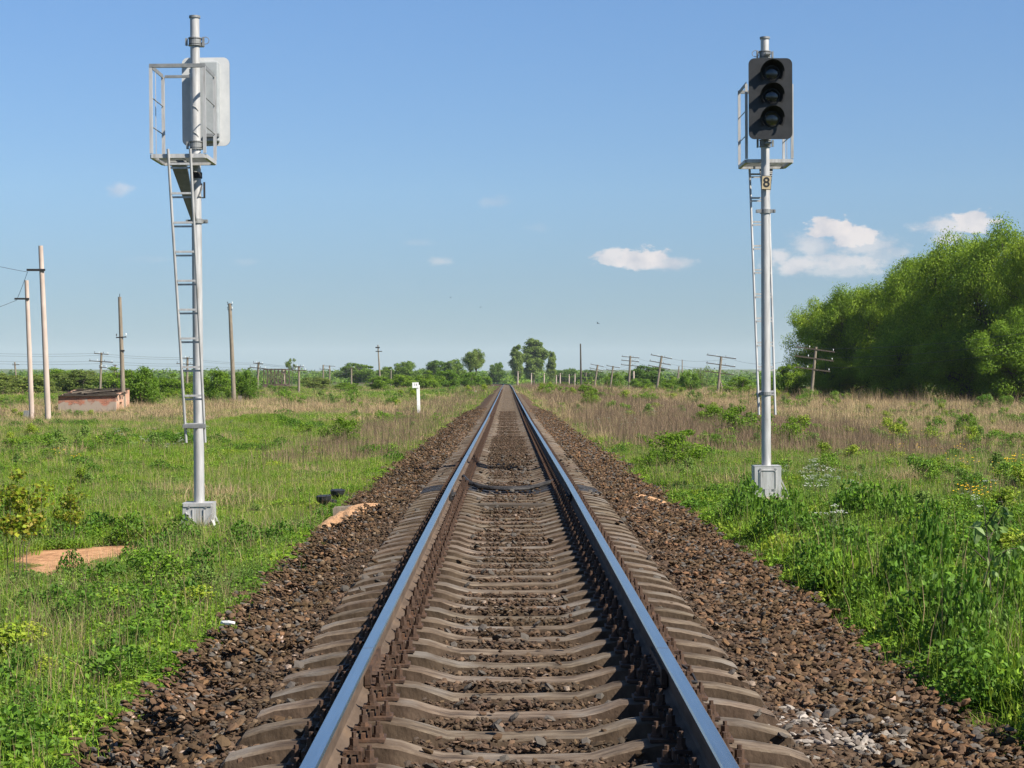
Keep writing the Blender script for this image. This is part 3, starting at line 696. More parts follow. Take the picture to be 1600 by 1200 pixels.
def sow(y0, y1, sp, sc, scz):
    y = y0
    while y < y1:
        step = sp
        hw = .29*y+2.5
        x = -hw
        while x < hw:
            xx = x+pr.uniform(-.5, .5)*sp; yy_ = y+pr.uniform(-.5, .5)*sp; x += sp
            dx = xx-float(xc(yy_)); e = (-dx - float(wl(yy_))) if dx < 0 else (dx-float(wr(yy_)))
            edge_in = e < .10
            if e < .0:
                if e > -.35 and yy_ < 40 and pr.random() < .055:
                    ALL[0].append((xx, yy_, 0)); ALL[1].append((0, 0, pr.random()*6)); q = pr.uniform(.5, 1.1); ALL[2].append((q, q, q)); ALL[3].append(15)
                continue
            if float(sandy(xx, yy_)) > .30 and pr.random() < (.985 if float(sandy(xx, yy_)) > .6 else .86): continue
            k = kind_of(xx, yy_, pr)
            q = pr.uniform(.75, 1.3); g = 1+.4*float(smooth_noise(xx, yy_, .8, 6))+.25*float(smooth_noise(xx, yy_, 2.6, 7))
            sf = max(float(sandy(xx, yy_+t_)) for t_ in (.6, 1.3, 2.0)) if 15 < yy_ < 40 else 0
            if sf > .35: g *= .16; q *= .8
            if any(abs(xx-ax_) < aw_ and ay_-3.2 < yy_ < ay_ for ax_, ay_, aw_ in OPEN): g *= .30
            if 118 < yy_ < 138 and sx_px(xx, yy_) < 205 and sx_px(xx, yy_) > 80: g *= .25
            if edge_in: g *= .5; q *= .6
            elif e < .35: g *= .75
            if 3 <= k <= 5: g *= .9
            gg = max(.16, g)*pr.uniform(.8, 1.2)*scz
            if dx > 0 and e < 2.2 and y < 26: gg *= (1.75 if e > .25 else 1.2) if not any(abs(xx-ax_) < aw_ and ay_-3.2 < yy_ < ay_ for ax_, ay_, aw_ in OPEN) else .9
            ALL[0].append((xx, yy_, 0)); ALL[1].append((pr.gauss(0, .06), pr.gauss(0, .06), pr.random()*6.28)); ALL[2].append((sc*q, sc*q, gg)); ALL[3].append(k)
        y += step
sow(6.5, 24, .20, 1.0, 1.0)
sow(24, 50, .25, 1.1, 1.0)
sow(50, 100, .38, 1.5, 1.1)
sow(100, 210, .80, 2.8, 1.25)
sow(210, 480, 1.9, 5.5, 1.8)
pts = np.array(ALL[0]); pts[:, 2] = gz(pts[:, 0], pts[:, 1])-.01
print('grass instances', len(pts))
scatter('grass', pts, ALL[1], ALL[2], ALL[3], kinds)
# taller leafy weeds standing out of the grass in loose colonies
tw = []
for s_ in range(5):
    r = np.random.default_rng(700+s_); a = r.uniform(0, 6.28, 16); q = r.uniform(0, .32, 16); cc = np.stack([np.cos(a)*q, np.sin(a)*q, r.uniform(.12, .62, 16)], 1)
    u = r.normal(0, 1, (16*75, 3)); u /= np.linalg.norm(u, axis=1)[:, None]; pp = np.repeat(cc, 75, 0)+u*np.array([.13, .13, .12])*r.uniform(.4, 1, (16*75, 1)); pp[:, 2] = np.abs(pp[:, 2])
    tw.append(merge('tw', [leaves(r, pp, .050, (GH+GYL_, GH, GYL, GF, GDK+GH)[s_], up=.4, nrm=u), blades(r, 26, .22, .5, .007, GR+BR_, .35)], M_blade))
P, RT, SC, ID = [], [], [], []
for k in range(5200):
    y = math.exp(pr.uniform(math.log(11), math.log(330))); x = pr.uniform(-1, 1)*(.29*y+2)
    dx = x-float(xc(y)); e = (-dx-float(wl(y))) if dx < 0 else (dx-float(wr(y)))
    if e < .5 or float(smooth_noise(x, y*.5, .55 if y < 60 else .2, 21))+pr.gauss(0, .25) < (.50 if dx < 0 else .28): continue
    if max(float(sandy(x, y+t_)) for t_ in (0, 1, 2, 3)) > .2 or any(abs(x-ax_) < aw_+.5 and ay_-4 < y < ay_+1 for ax_, ay_, aw_ in OPEN): continue
    if dx < 0 and y < 45 and pr.random() < .35: continue
    q = pr.uniform(.5, 1.05)*(1 if y < 60 else 1.3 if y < 150 else 2.2); P.append((x, y, float(gz(x, y))-.03)); RT.append((0, 0, pr.random()*6.28)); SC.append((q, q, q*pr.uniform(.7, 1.1)*(.8 if y < 30 else 1))); ID.append(pr.randrange(5))
print('tall weeds', len(P)); scatter('leafy_weeds', P, RT, SC, ID, tw)

# flowers
def flower_mesh(name, m, n, rad, h, kind, seed):
    r = np.random.default_rng(seed); b = MB()
    for k in range(n):
        a = r.uniform(0, 6.28); q = rad*math.sqrt(r.random()); x, y = q*math.cos(a), q*math.sin(a); z = h*r.uniform(.75, 1.15)
        b.bar((x, y, 0), (x, y, z), .004, mi=1)
        if kind == 'disc':
            b.add([(x+.022*math.cos(t), y+.022*math.sin(t), z+.004) for t in np.linspace(0, 5.5, 8)]+[(x, y, z+.014)], [(i, (i+1) % 8, 8) for i in range(8)])
        else:
            for j in range(9):
                xx, yy_ = x+r.normal(0, .035), y+r.normal(0, .035); zz = z+r.uniform(-.01, .015); s_ = r.uniform(.008, .015)
                b.add([(xx-s_, yy_, zz), (xx, yy_-s_, zz+.006), (xx+s_, yy_, zz), (xx, yy_+s_, zz+.004)], [(0, 1, 2, 3)])
                b.bar((x, y, z-.06), (xx, yy_, zz), .003, mi=1)
    return b.mesh(name, [m, M_stem])
M_stem = mat('green_stem', base=(.09, .14, .03), rough=.7)
ysrc = [flower_mesh('y', M_petal_y, 4, .14, .30, 'disc', s) for s in range(3)]
wsrc = [flower_mesh('w', M_petal_w, 3, .15, .42, 'umbel', s+9) for s in range(3)]
def flowers(name, spots, src, sc=1.0):
    P_, R_, S_, I_ = [], [], [], []
    for (px, py, n, sx, sy) in spots:
        for k in range(n):
            h = hit(px+pr.gauss(0, sx), py+pr.gauss(0, sy)); P_.append(h); R_.append((0, 0, pr.random()*6)); q = pr.uniform(.8, 1.3)*sc*max(1, h.y/(45 if src is ysrc else 90)); S_.append((q, q, pr.uniform(.9, 1.3)*sc)); I_.append(pr.randrange(3))
    scatter(name, P_, R_, S_, I_, src)
flowers('yellow_flowers', [(1390, 690, 22, 22, 4), (1450, 686, 20, 60, 5), (1400, 712, 4, 10, 3), (1440, 716, 5, 12, 2), (1490, 712, 7, 15, 3), (1530, 738, 8, 28, 4), (1585, 736, 6, 10, 3), (1598, 758, 10, 5, 6), (1520, 790, 16, 10, 7), (1265, 690, 4, 12, 3), (985, 700, 3, 8, 3), (90, 722, 6, 22, 4), (560, 668, 2, 8, 3)], ysrc)
flowers('white_flowers', [(1265, 775, 14, 16, 12), (1290, 790, 5, 14, 6), (955, 665, 12, 25, 8), (980, 660, 8, 30, 10), (1010, 660, 4, 20, 8), (250, 700, 12, 30, 7), (270, 685, 8, 40, 8), (1405, 800, 5, 60, 20), (1300, 850, 3, 30, 20), (480, 620, 3, 20, 4), (1560, 800, 3, 20, 20)], wsrc)

# ------------------------------------------------------------------ trees and bushes
def plant_meshes(seed, h, w, nb, nl, leaf, cols, base=.25, shape='round', br=None, trunk_r=.16, twigs=0, up=.35, asp=.55, droop=0.0, stems=1, trunk_mat=None, bare=0.0):
    r = np.random.default_rng(seed); B = []
    while len(B) < nb:
        p = r.uniform(-1, 1, 3)
        if np.linalg.norm(p) > 1 or np.linalg.norm(p) < .25: continue
        t = (p[2]+1)/2                               # 0 bottom, 1 top
        k = {'round': 1.0, 'column': .8+.2*math.sin(3*t), 'spread': .55+.55*t, 'bush': 1.1-.25*t, 'dome': 1.15-.25*t*t}[shape]
        z = h*(base+(1-base)*t*.93)
        lump = 1+.22*math.sin(3*math.atan2(p[1], p[0])+seed+2*t*3)
        B.append((p[0]*w/2*k*.85*lump, p[1]*w/2*k*.85*lump, z, (br or w*.14)*r.uniform(.6, 1.25)*(1.05-.35*t)))
    per = nl//nb; P_, Nn = [], []
    for (x, y, z, q) in B:
        u = r.normal(0, 1, (per, 3)); u /= np.linalg.norm(u, axis=1)[:, None]
        rad = q*(r.uniform(.25, 1.0, (per, 1))**.6)*(1+.25*r.normal(0, 1, (per, 1))*.5)
        pp = u*rad*np.array([1.15, 1.15, .85])+np.array([x, y, z]); pp[:, 2] -= droop*q*np.abs(u[:, 0])*.5
        P_.append(pp); Nn.append(u)
    P_ = np.concatenate(P_); Nn = np.concatenate(Nn)
    keep = P_[:, 2] > .03*h; P_ = P_[keep]; Nn = Nn[keep]
    crown = merge('crown', [leaves(r, P_, leaf, cols, up=up, asp=asp, nrm=Nn, droop=droop)], M_leaf)
    b = MB()
    tops = []
    for s_ in range(stems):
        ang = r.uniform(0, 6.28); sp_ = 0 if stems == 1 else .10*w
        bx, by_ = math.cos(ang)*sp_, math.sin(ang)*sp_
        tp = [(bx, by_, -.3), (bx*1.3+.02*h*r.normal(), by_*1.3+.02*h*r.normal(), h*.25), (bx*2+.04*h*r.normal(), by_*2+.04*h*r.normal(), h*.55), (bx*2.4+.04*h*r.normal(), by_*2.4, h*.85)]
        b.tube(tp, [trunk_r*1.15, trunk_r*.85, trunk_r*.5, trunk_r*.15], 8); tops.append(tp)
    for i, (x, y, z, q) in enumerate(B):
        tp = tops[i % stems]; zz = max(.08*h, min(z*.65, h*.6)); f = min(1, max(0, (zz-h*.25)/(h*.3)))
        s0 = Vector(tp[1]).lerp(Vector(tp[2]), f) if zz > h*.25 else Vector(tp[0]).lerp(Vector(tp[1]), max(.1, zz/(h*.25)))
        e = Vector((x, y, z)); mid = s0.lerp(e, .5)+Vector((0, 0, .04*h))
        b.tube([s0, mid, e], [trunk_r*.32, trunk_r*.2, trunk_r*.05], 5, caps=False)
    stem = b.mesh('trunk', trunk_mat or M_bark, True)
    return stem, crown
LV_W = [(.20, .305, .016), (.235, .345, .022), (.27, .37, .028), (.17, .265, .016)]
LV_B = [(.12, .215, .014), (.155, .26, .018), (.19, .295, .024)]
LV_D = [(.09, .165, .020), (.12, .205, .024), (.15, .24, .028)]
LV_P = [(.16, .235, .045), (.20, .275, .05), (.23, .30, .06), (.13, .19, .04)]
LV_Y = [(.24, .30, .02), (.30, .32, .03), (.18, .26, .02), (.30, .25, .04)]
PM = {}
for s in range(3): PM['willow%d' % s] = (plant_meshes(500+s, 12, 12, 105, 78000, .21, LV_W, base=.05, shape='dome', br=1.65, trunk_r=.22, stems=4, up=.45, asp=.45, droop=.4), 12, 12)
for s in range(3): PM['bush%d' % s] = (plant_meshes(520+s, 3.2, 3.4, 46, 9000, .15, LV_B, base=.06, shape='bush', br=.50, trunk_r=.05, stems=4), 3.2, 3.4)
for s in range(2): PM['round%d' % s] = (plant_meshes(540+s, 9, 9, 60, 11000, .42, LV_D, base=.12, shape='round', br=1.3, trunk_r=.25), 9, 9)
PM['wdark'] = (plant_meshes(530, 12, 12, 105, 60000, .24, [(.20, .31, .018), (.24, .345, .022), (.17, .27, .018)], base=.04, shape='bush', br=1.6, trunk_r=.2, stems=4, up=.3, asp=.45, droop=.4), 12, 12)
PM['pale'] = (plant_meshes(536, 3.2, 3.4, 40, 7000, .16, [(.17, .22, .045), (.20, .25, .05), (.14, .19, .04)], base=.05, shape='bush', br=.5, trunk_r=.05, stems=4), 3.2, 3.4)
PM['oak'] = (plant_meshes(551, 12, 13, 60, 14000, .42, LV_P, base=.34, shape='spread', br=1.55, trunk_r=.38, stems=2), 12, 13)
for s in range(2): PM['poplar%d' % s] = (plant_meshes(560+s, 20, 9, 100, 24000, .50, LV_P, base=.14, shape='column', br=1.55, trunk_r=.32, asp=.7), 20, 9)
PM['thin'] = (plant_meshes(570, 8, 5, 14, 1500, .35, LV_P, base=.55, shape='round', br=.8, trunk_r=.12, stems=2), 8, 5)
PM['grey'] = (plant_meshes(571, 6, 6, 40, 1800, .25, LV_P, base=.1, shape='spread', br=.8, trunk_r=.09, stems=5), 6, 6)
for s in range(2): PM['small%d' % s] = (plant_meshes(580+s, 1.2, 1.3, 30, 3600, .062, LV_B, base=.05, shape='bush', br=.22, trunk_r=.012, stems=4), 1.2, 1.3)
PM['yshrub'] = (plant_meshes(590, 1.3, .9, 30, 1200, .058, LV_Y, base=.30, shape='spread', br=.13, trunk_r=.005, stems=5, up=.2, asp=.75), 1.3, .9)
def plant(kind, px, d, wpx, top, label, cat='tree', group=None, name=None, base_py=None):
    (stem, crown), h0, w0 = PM[kind]
    p = at(px, d) if base_py is None else hit(px, base_py)
    d = p.y; h = max(.4, (CZ+(VY-top)*d/F-p.z)*1.05); w = wpx*d/F
    o = thing(name or ('bush' if cat in ('bush', 'shrub') else 'tree'), label, cat, (p.x, p.y, p.z), (0, 0, pr.random()*6.28), group)
    o.scale = (w/w0, w/w0, h/h0)
    link('trunk' if cat == 'tree' else 'stem', stem, o); link('crown' if cat == 'tree' else 'foliage', crown, o)
    return o
gw = 'willows massed at the right edge of the field'
for (k, px, d, w, top, lab) in [
    (0, 1292, 236, 130, 466, 'lowest willow at the left tip of the green willow belt, above the leaning telegraph pole'),
    (1, 1340, 228, 150, 444, 'broad domed willow second from the left end of the willow belt'),
    (2, 1396, 222, 150, 424, 'willow whose top notches the skyline below the large white cloud'),
    (0, 1440, 212, 150, 396, 'taller willow in the middle of the belt, sky showing between its upper branches'),
    (1, 1508, 202, 190, 364, 'tall bright green willow standing under the rightmost cloud'),
    (2, 1572, 194, 200, 350, 'tallest willow in the belt, crown touching the right edge of the view'),
    (0, 1630, 186, 160, 350, 'willow cut by the right edge of the view'),
    ('wdark', 1306, 222, 90, 556, 'low dark willow behind the leaning telegraph pole'),
    ('wdark', 1400, 206, 130, 520, 'low willow with dark lower branches over the straw in the middle of the belt'),
    ('wdark', 1500, 194, 160, 500, 'low front willow spreading over the straw below the tallest crowns'),
    ('wdark', 1596, 182, 170, 480, 'nearest front willow at the right edge, dark to the ground')]:
    plant(k if isinstance(k, str) else 'willow%d' % k, px, d, w, top, lab, 'tree', gw, 'willow_tree')
V = [
 ('bush0', 222, 152, 70, 569, 'bright leafy bush pressed against the right end of the brick shed', 'bush'),
 ('bush1', 270, 230, 62, 584, 'dark rounded bush between the shed bush and the near left signal mast', 'bush'),
 ('bush2', 342, 190, 60, 577, 'bush left of the bare wooden pole beside the left signal mast', 'bush'),
 ('bush0', 384, 192, 48, 575, 'bush wrapped round the right side of the bare wooden pole', 'bush'),
 ('pale', 120, 270, 100, 577, 'wide bush rising behind the roof of the brick shed', 'bush'),
 ('pale', 45, 260, 100, 584, 'bush behind the two pale concrete poles', 'bush'),
 ('pale', -5, 235, 80, 582, 'bush at the left edge of the view', 'bush'),
 ('bush1', 178, 330, 90, 574, 'distant bush behind the pole with the small cross arm', 'bush'),
 ('bush0', 92, 330, 80, 574, 'faint bush on the skyline right of the concrete poles', 'bush'),
 ('pale', 300, 300, 60, 586, 'bush seen behind the left signal mast', 'bush'),
 ('pale', 440, 330, 52, 602, 'low bush under the lattice bridge', 'bush'),
 ('pale', 495, 380, 60, 588, 'low bush between two telegraph poles right of the lattice bridge', 'bush'),
 ('bush0', 540, 330, 50, 597, 'low bush in front of the round dark tree', 'bush'),
 ('round0', 558, 700, 62, 566, 'round dark green tree on the skyline right of the lattice bridge', 'tree'),
 ('round1', 634, 720, 46, 564, 'dark tree on the skyline above the white post', 'tree'),
 ('round0', 605, 760, 40, 572, 'small dark tree behind the leaning far pole', 'tree'),
 ('round1', 682, 760, 50, 563, 'dark green tree between the white post and the spreading tree', 'tree'),
 ('round0', 708, 740, 36, 560, 'dark tree touching the left side of the spreading tree', 'tree'),
 ('oak', 741, 640, 44, 547, 'spreading tree with open crown and forked trunk left of the track', 'tree'),
 ('round1', 776, 900, 30, 566, 'small pale green tree between the spreading tree and the poplars', 'tree'),
 ('thin', 454, 600, 20, 561, 'thin tree with bare trunk beside the lattice bridge', 'tree'),
 ('poplar0', 808, 900, 24, 537, 'narrow poplar at the left of the poplar group beside the track end', 'tree'),
 ('poplar1', 834, 920, 44, 529, 'tallest broad poplar over the end of the track', 'tree'),
 ('poplar0', 862, 900, 16, 547, 'small slim poplar at the right of the poplar group', 'tree'),
 ('bush2', 592, 330, 44, 587, 'bush left of the white post, by the far leaning pole', 'bush'),
 ('bush0', 628, 400, 46, 584, 'bush just behind the white post', 'bush'),
 ('bush1', 668, 370, 50, 580, 'bush right of the white post', 'bush'),
 ('bush2', 700, 420, 54, 577, 'bush halfway between the white post and the track bend', 'bush'),
 ('bush0', 734, 460, 50, 580, 'bright bush crowding the left side of the track in the distance', 'bush'),
 ('bush1', 757, 540, 28, 585, 'last bush on the left before the track bends away', 'bush'),
 ('round1', 886, 1000, 50, 576, 'low tree right of the poplars', 'tree'),
 ('round0', 925, 1000, 46, 577, 'low tree behind the row of small far poles', 'tree'),
 ('bush0', 882, 430, 18, 596, 'small round bush beside the track under the tall far pole', 'bush'),
 ('bush1', 917, 205, 32, 597, 'dark leafy bush growing in the brown weeds right of the track', 'bush'),
 ('bush2', 938, 180, 34, 612, 'low sprawling bush just right of the dark leafy bush', 'bush'),
 ('bush2', 958, 460, 36, 582, 'bush at the foot of two small leaning telegraph poles', 'bush'),
 ('round0', 1012, 480, 62, 570, 'olive rounded tree between two crossarmed telegraph poles', 'tree'),
 ('bush0', 1000, 380, 44, 590, 'bright bush in front of the olive rounded tree', 'bush'),
 ('bush1', 1048, 330, 40, 588, 'dark bush between the leaning crossarmed pole and the bright bush', 'bush'),
 ('bush0', 1076, 300, 42, 580, 'bright green bush left of the pole with three dark crossarms', 'bush'),
 ('grey', 1098, 420, 40, 570, 'half bare greyish bush behind the pole with three dark crossarms', 'bush'),
 ('bush2', 1158, 270, 46, 588, 'bush between the dark crossarmed pole and the right signal ladder', 'bush'),
 ('bush1', 1130, 300, 34, 600, 'low bush at the foot of the dark crossarmed pole', 'bush'),
 ('bush0', 1236, 225, 60, 566, 'bush at the left foot of the willow belt, just right of the signal mast', 'bush'),
 ('bush2', 1205, 300, 50, 586, 'bush seen behind the right signal mast', 'bush'),
]
for (k, px, d, w, top, lab, cat) in V: plant(k, px, d, w, top, lab, cat)
NB = [
 ('yshrub', 26, 900, 120, 738, 'yellow-leaved shrub at the left edge beside the bare sand patch'),
 ('yshrub', 108, 856, 60, 762, 'slender sapling with yellow-tipped leaves right of the edge shrub'),
 ('small0', 535, 703, 60, 654, 'small yellow-green shrub in the meadow between the left signal and the track'),
 ('small0', 1062, 742, 96, 674, 'bright leafy shrub by the ballast left of the right signal base'),
 ('small1', 1020, 748, 60, 706, 'dark low shrub at the ballast edge before the right signal'),
 ('small1', 1165, 694, 80, 634, 'open leafy shrub behind the right signal mast'),
 ('small0', 1108, 676, 64, 634, 'shrub in the weeds left of the right signal ladder'),
 ('small1', 1240, 706, 52, 652, 'dark shrub just right of the right signal mast'),
 ('small1', 1470, 752, 66, 716, 'dark squat shrub among the yellow flowers'),
 ('small0', 925, 640, 34, 612, 'small shrub low in the brown weeds beside the track'),
 ('small1', 1410, 685, 24, 655, 'tiny upright shrub at the front of the straw belt'),
 ('small0', 1510, 690, 34, 648, 'shrub at the foot of the willow belt near the right edge'),
]
for (k, px, py, w, top, lab) in NB: plant(k, px, 0, w*1.15, top-4, lab, 'shrub', None, 'shrub', base_py=py)

# broad-leaved sapling with leaves that can be told apart
p = hit(1548, 938)+Vector((0, 0, .10))
sap = thing('sapling', 'young sapling with large folded pale-backed leaves in the grass at the right', 'sapling', tuple(p))
b = MB(); d_ = p.y; u = d_/F
twigs = [[(0, 0, -.05), (-4*u, 0, 70*u), (-8*u, 0, 105*u), (-12*u, 0, 140*u)], [(-4*u, 0, 78*u), (18*u, .1, 105*u), (30*u, .12, 122*u)], [(-5*u, 0, 82*u), (-26*u, -.08, 96*u), (-36*u, -.1, 100*u)], [(-7*u, 0, 100*u), (8*u, -.05, 125*u), (14*u, -.1, 138*u)], [(-2*u, 0, 40*u), (-22*u, .05, 60*u), (-34*u, .06, 66*u)], [(-2*u, 0, 45*u), (26*u, -.05, 64*u), (42*u, -.06, 66*u)]]
for t in twigs: b.tube(t, [.007]+[.005]*(len(t)-2)+[.002], 6)
b.build('stem', M_bark, sap)
lb = MB(); lb.add([(0, 0, 0), (.022, .004, -.03), (.026, .008, -.055), (.014, .004, -.08), (0, -.004, -.10), (-.014, .004, -.08), (-.026, .008, -.055), (-.022, .004, -.03), (0, -.008, -.05)], [(0, 1, 8), (1, 2, 8), (2, 3, 8), (3, 4, 8), (4, 5, 8), (5, 6, 8), (6, 7, 8), (7, 0, 8)])
M_bl = [mat('broad_leaf_%d' % i, base=c, rough=.6, transl=.3, spec=.2) for i, c in enumerate(((.16, .25, .05), (.10, .18, .04), (.24, .33, .12)))]
lms = [lb.mesh('leaf', m) for m in M_bl]
for k in range(70):
    t = pr.choice(twigs[:4]+twigs[:2]+twigs); i = pr.randrange(1, len(t)); q = Vector(t[i-1]).lerp(Vector(t[i]), pr.uniform(.35, 1))+Vector((pr.gauss(0, .02), pr.gauss(0, .03), pr.gauss(0, .01)))
    link('leaf', lms[pr.choice([0, 0, 1, 1, 2])], sap, q, (pr.gauss(.2, .5), pr.gauss(0, .6), pr.random()*6.28), [pr.uniform(.9, 1.4)]*3)

# far wood on the horizon: one mass
r = np.random.default_rng(77); P_, Nn, SZs = [], [], []
parts_far = []
for (d0, n, hh, leafs) in ((1100, 520, 7.5, 1.1), (1500, 520, 10, 1.5), (2200, 420, 13, 2.2), (620, 150, 3.6, .6)):
    for k in range(n):
        d = d0*r.uniform(.9, 1.15); px = r.uniform(-150, 1750)
        if d0 == 620 and 560 < px < 900: continue
        c = at(px, d); h = hh*r.uniform(.6, 1.25)
        m = 60; u = r.normal(0, 1, (m, 3)); u /= np.linalg.norm(u, axis=1)[:, None]; u[:, 2] = np.abs(u[:, 2])
        pp = u*np.array([h*.75, h*.75, h])*r.uniform(.75, 1, (m, 1))+np.array([c.x, c.y, c.z])
        col_ = LV_D if r.random() < .6 else LV_B
        parts_far.append(leaves(r, pp, leafs*1.3, [np.array(col_[r.integers(0, 3)])*r.uniform(.8, 1.2)], up=.3, asp=.8, nrm=u))
tag(link('treeline', merge('treeline', parts_far, M_leaf)), kind='stuff')

# ------------------------------------------------------------------ the two mast signals
def rrect(w, h, r, n=5):
    out = []
    for (cx, cy, a0) in ((w/2-r, h/2-r, 0), (-w/2+r, h/2-r, 90), (-w/2+r, -h/2+r, 180), (w/2-r, -h/2+r, 270)):
        for k in range(n+1):
            a = R(a0+90*k/n); out.append((cx+r*math.cos(a), cy+r*math.sin(a)))
    return out
def signal(label, loc, rz, H, sh, plate_off, number, lean=0.0, backbox=True, front_door=True):
    o = thing('mast_signal', label, 'railway signal', loc, (0, lean, rz), 'mast signals beside the track')
    T = H; rm = .078
    b = MB(); b.tube([(0, 0, .38), (0, 0, T*.45), (0, 0, T)], [rm*1.04, rm, rm*.92], 24); b.build('mast', M_galv, o)
    b = MB(); b.tube([(0, 0, T-.01), (0, 0, T+.025)], rm*1.12, 20); b.build('mast_cap', M_galv_dark, o)
    # pedestal
    b = MB(); pw = .225
    b.box((0, -.18, .30), (.45, .012, .50)); b.box((0, .18, .30), (.45, .012, .50))
    for s in (-1, 1):
        b.box((s*pw, 0, .30), (.012, .348, .50)); b.bar((s*pw, .2, .30), (s*(pw+.16), .36, -.02), .045, .02); b.bar((s*pw, -.1, .35), (s*(pw+.17), -.12, -.02), .045, .02)
    b.box((0, 0, .556), (.46, .38, .012)); b.box((0, 0, .04), (.62, .5, .02))
    b.build('pedestal', M_galv, o, smooth=False)
    b = MB()
    for s in (-1, 1):
        for yv in (-.19, .19): b.tube([(s*.13, yv-.012, .50), (s*.13, yv+.012, .50)], .022, 6)
        b.tube([(s*.17, -.2, .07), (s*.17, -.175, .07)], .018, 6)
    b.build('bolt', M_galv_dark, o, smooth=False)
    if front_door:
        b = MB(); b.prism(rrect(.30, .36, .04), (0, -.2, .32), (1, 0, 0), (0, 0, 1), (0, 1, 0), .014)
        dd = b.build('inspection_door', M_galv, o, smooth=False, bevel=.004)
        b = MB(); ring = [(x, z) for x, z in rrect(.255, .315, .03)]
        b.tube([(x, -.203, .32+z) for x, z in ring]+[(ring[0][0], -.203, .32+ring[0][1])], .007, 6); b.build('door_rim', M_galv_dark, dd)
        b = MB().box((0, -.205, .08), (.11, .03, .16)); b.build('cable_duct', M_galv, o, smooth=False)
    else:
        b = MB(); b.box((-.10, .195, .27), (.012, .02, .40)); b.box((.07, .195, .27), (.012, .02, .40)); b.box((0, .194, .53), (.43, .014, .05)); b.bar((.18, .2, .42), (.05, .2, .26), .03, .012); b.bar((-.22, .2, .40), (-.10, .2, .24), .03, .012); b.build('pedestal_rib', M_galv, o, smooth=False)
    # concrete footing
    b = MB().box((0, 0, -.07), (.72, .6, .20), taper=.9); b.build('footing', M_pole_conc, o, smooth=False, bevel=.015)
    # lamp shield with rounded corners
    pz = T-1.09+sh; px_ = plate_off
    b = MB(); b.prism(rrect(.745, 1.38, .10), (px_, -.36, pz), (1, 0, 0), (0, 0, 1), (0, 1, 0), .018)
    b.m = [0]+[1]+[0]*(len(b.f)-2)
    # material per side: dark face, grey back
    b.build('shield', [M_black, M_plate_back], o, smooth=False)
    b = MB(); b.box((px_-.05, -.245, pz-.02), (.34, .19, 1.24)); b.build('lamp_case', M_case, o, smooth=False, bevel=.02)
    b = MB(); b.box((px_+.155, -.142, pz-.30), (.05, .02, .30)); b.box((px_+.17, -.148, pz+.45), (.10, .03, .06)); b.box((px_-.12, -.148, pz-.55), (.22, .08, .05)); b.build('case_hinge', M_galv_dark, o, smooth=False)
    for i, dz in enumerate((.43, .04, -.35)):
        zz = pz+dz; cx_ = px_+.02
        m = MB(); n = 22
        # hood: a flared visor open below
        ringsO, ringsI = [], []
        for j, (rr, yb) in enumerate(((.15, -.362), (.185, -.46), (.21, -.60))):
            ro, ri = [], []
            for k in range(n+1):
                a = R(-38+256*k/n); dip = .0 if j < 2 else (.10*(1-math.sin(max(0, a)) if a < math.pi else .10))
                yq = yb+(0 if j < 2 else .16*(1-max(0, math.sin(a))))
                ro.append((cx_+rr*math.cos(a), yq, zz+rr*math.sin(a))); ri.append((cx_+(rr-.007)*math.cos(a), yq, zz+(rr-.007)*math.sin(a)))
            ringsO.append(ro); ringsI.append(ri)
        vs = [v for g in ringsO for v in g]+[v for g in ringsI for v in g]; N1 = n+1; o2 = 3*N1; fs = []
        for j in range(2):
            for k in range(n):
                fs.append((j*N1+k, j*N1+k+1, (j+1)*N1+k+1, (j+1)*N1+k)); fs.append((o2+j*N1+k, o2+(j+1)*N1+k, o2+(j+1)*N1+k+1, o2+j*N1+k+1))
        for k in range(n): fs.append((2*N1+k, 2*N1+k+1, o2+2*N1+k+1, o2+2*N1+k))
        for e in (0, n):
            for j in range(2): fs.append((j*N1+e, (j+1)*N1+e, o2+(j+1)*N1+e, o2+j*N1+e))
        m.add(vs, fs); hd = m.build('lamp_hood', M_hood, o)
        m = MB(); m.tube([(cx_, -.362, zz), (cx_, -.395, zz)], [.135, .13], 24); m.build('lens_ring', M_hood, hd)
        m = MB(); rs = [(.001, -.425), (.05, -.421), (.09, -.411), (.115, -.396)]
        m.tube([(cx_, q, zz) for _, q in rs], [a for a, _ in rs], 24, caps=False); m.build('lens', M_amber if i == 2 else M_glass, hd)
    # clamps that carry the shield
    for dz in (T-.28+sh*.6, pz-.72):
        b = MB(); b.tube([(0, 0, dz-.035), (0, 0, dz+.035)], rm*1.22, 20)
        for q in (-.055, .055): b.tube([(0, 0, dz+q-.008), (0, 0, dz+q+.008)], rm*1.32, 20)
        b.box((px_*.5, -.16, dz-.02), (.09, .26, .03)); b.box((-.13, 0, dz), (.03, .06, .14)); b.box((.13, 0, dz), (.03, .06, .11)); b.build('mast_clamp', M_galv_dark, o, smooth=False)
    b = MB(); lz = T-.26+sh*.6
    b.tube([(-.10-.06+.06*math.cos(t), 0, lz+.055*math.sin(t)) for t in np.linspace(0, 5.9, 12)], .006, 6); b.build('cable_loop', M_galv_dark, o)
    # bracket under shield
    # working cage behind the mast
    x0, x1, y0, y1 = -.31, .48, .10, 1.08; zf = T-2.10+sh; zr = T-.79+sh
    b = MB(); w_ = .05
    b.bar((x0, y0, zf), (x1, y0, zf), w_, .06); b.bar((x0, y1, zf), (x1, y1, zf), w_, .06); b.bar((x0, y0+.03, zf), (x0, y1-.03, zf), .05, .06); b.bar((x1, y0+.03, zf), (x1, y1-.03, zf), .05, .06)
    pf = b.build('platform_frame', M_galv, o, smooth=False)
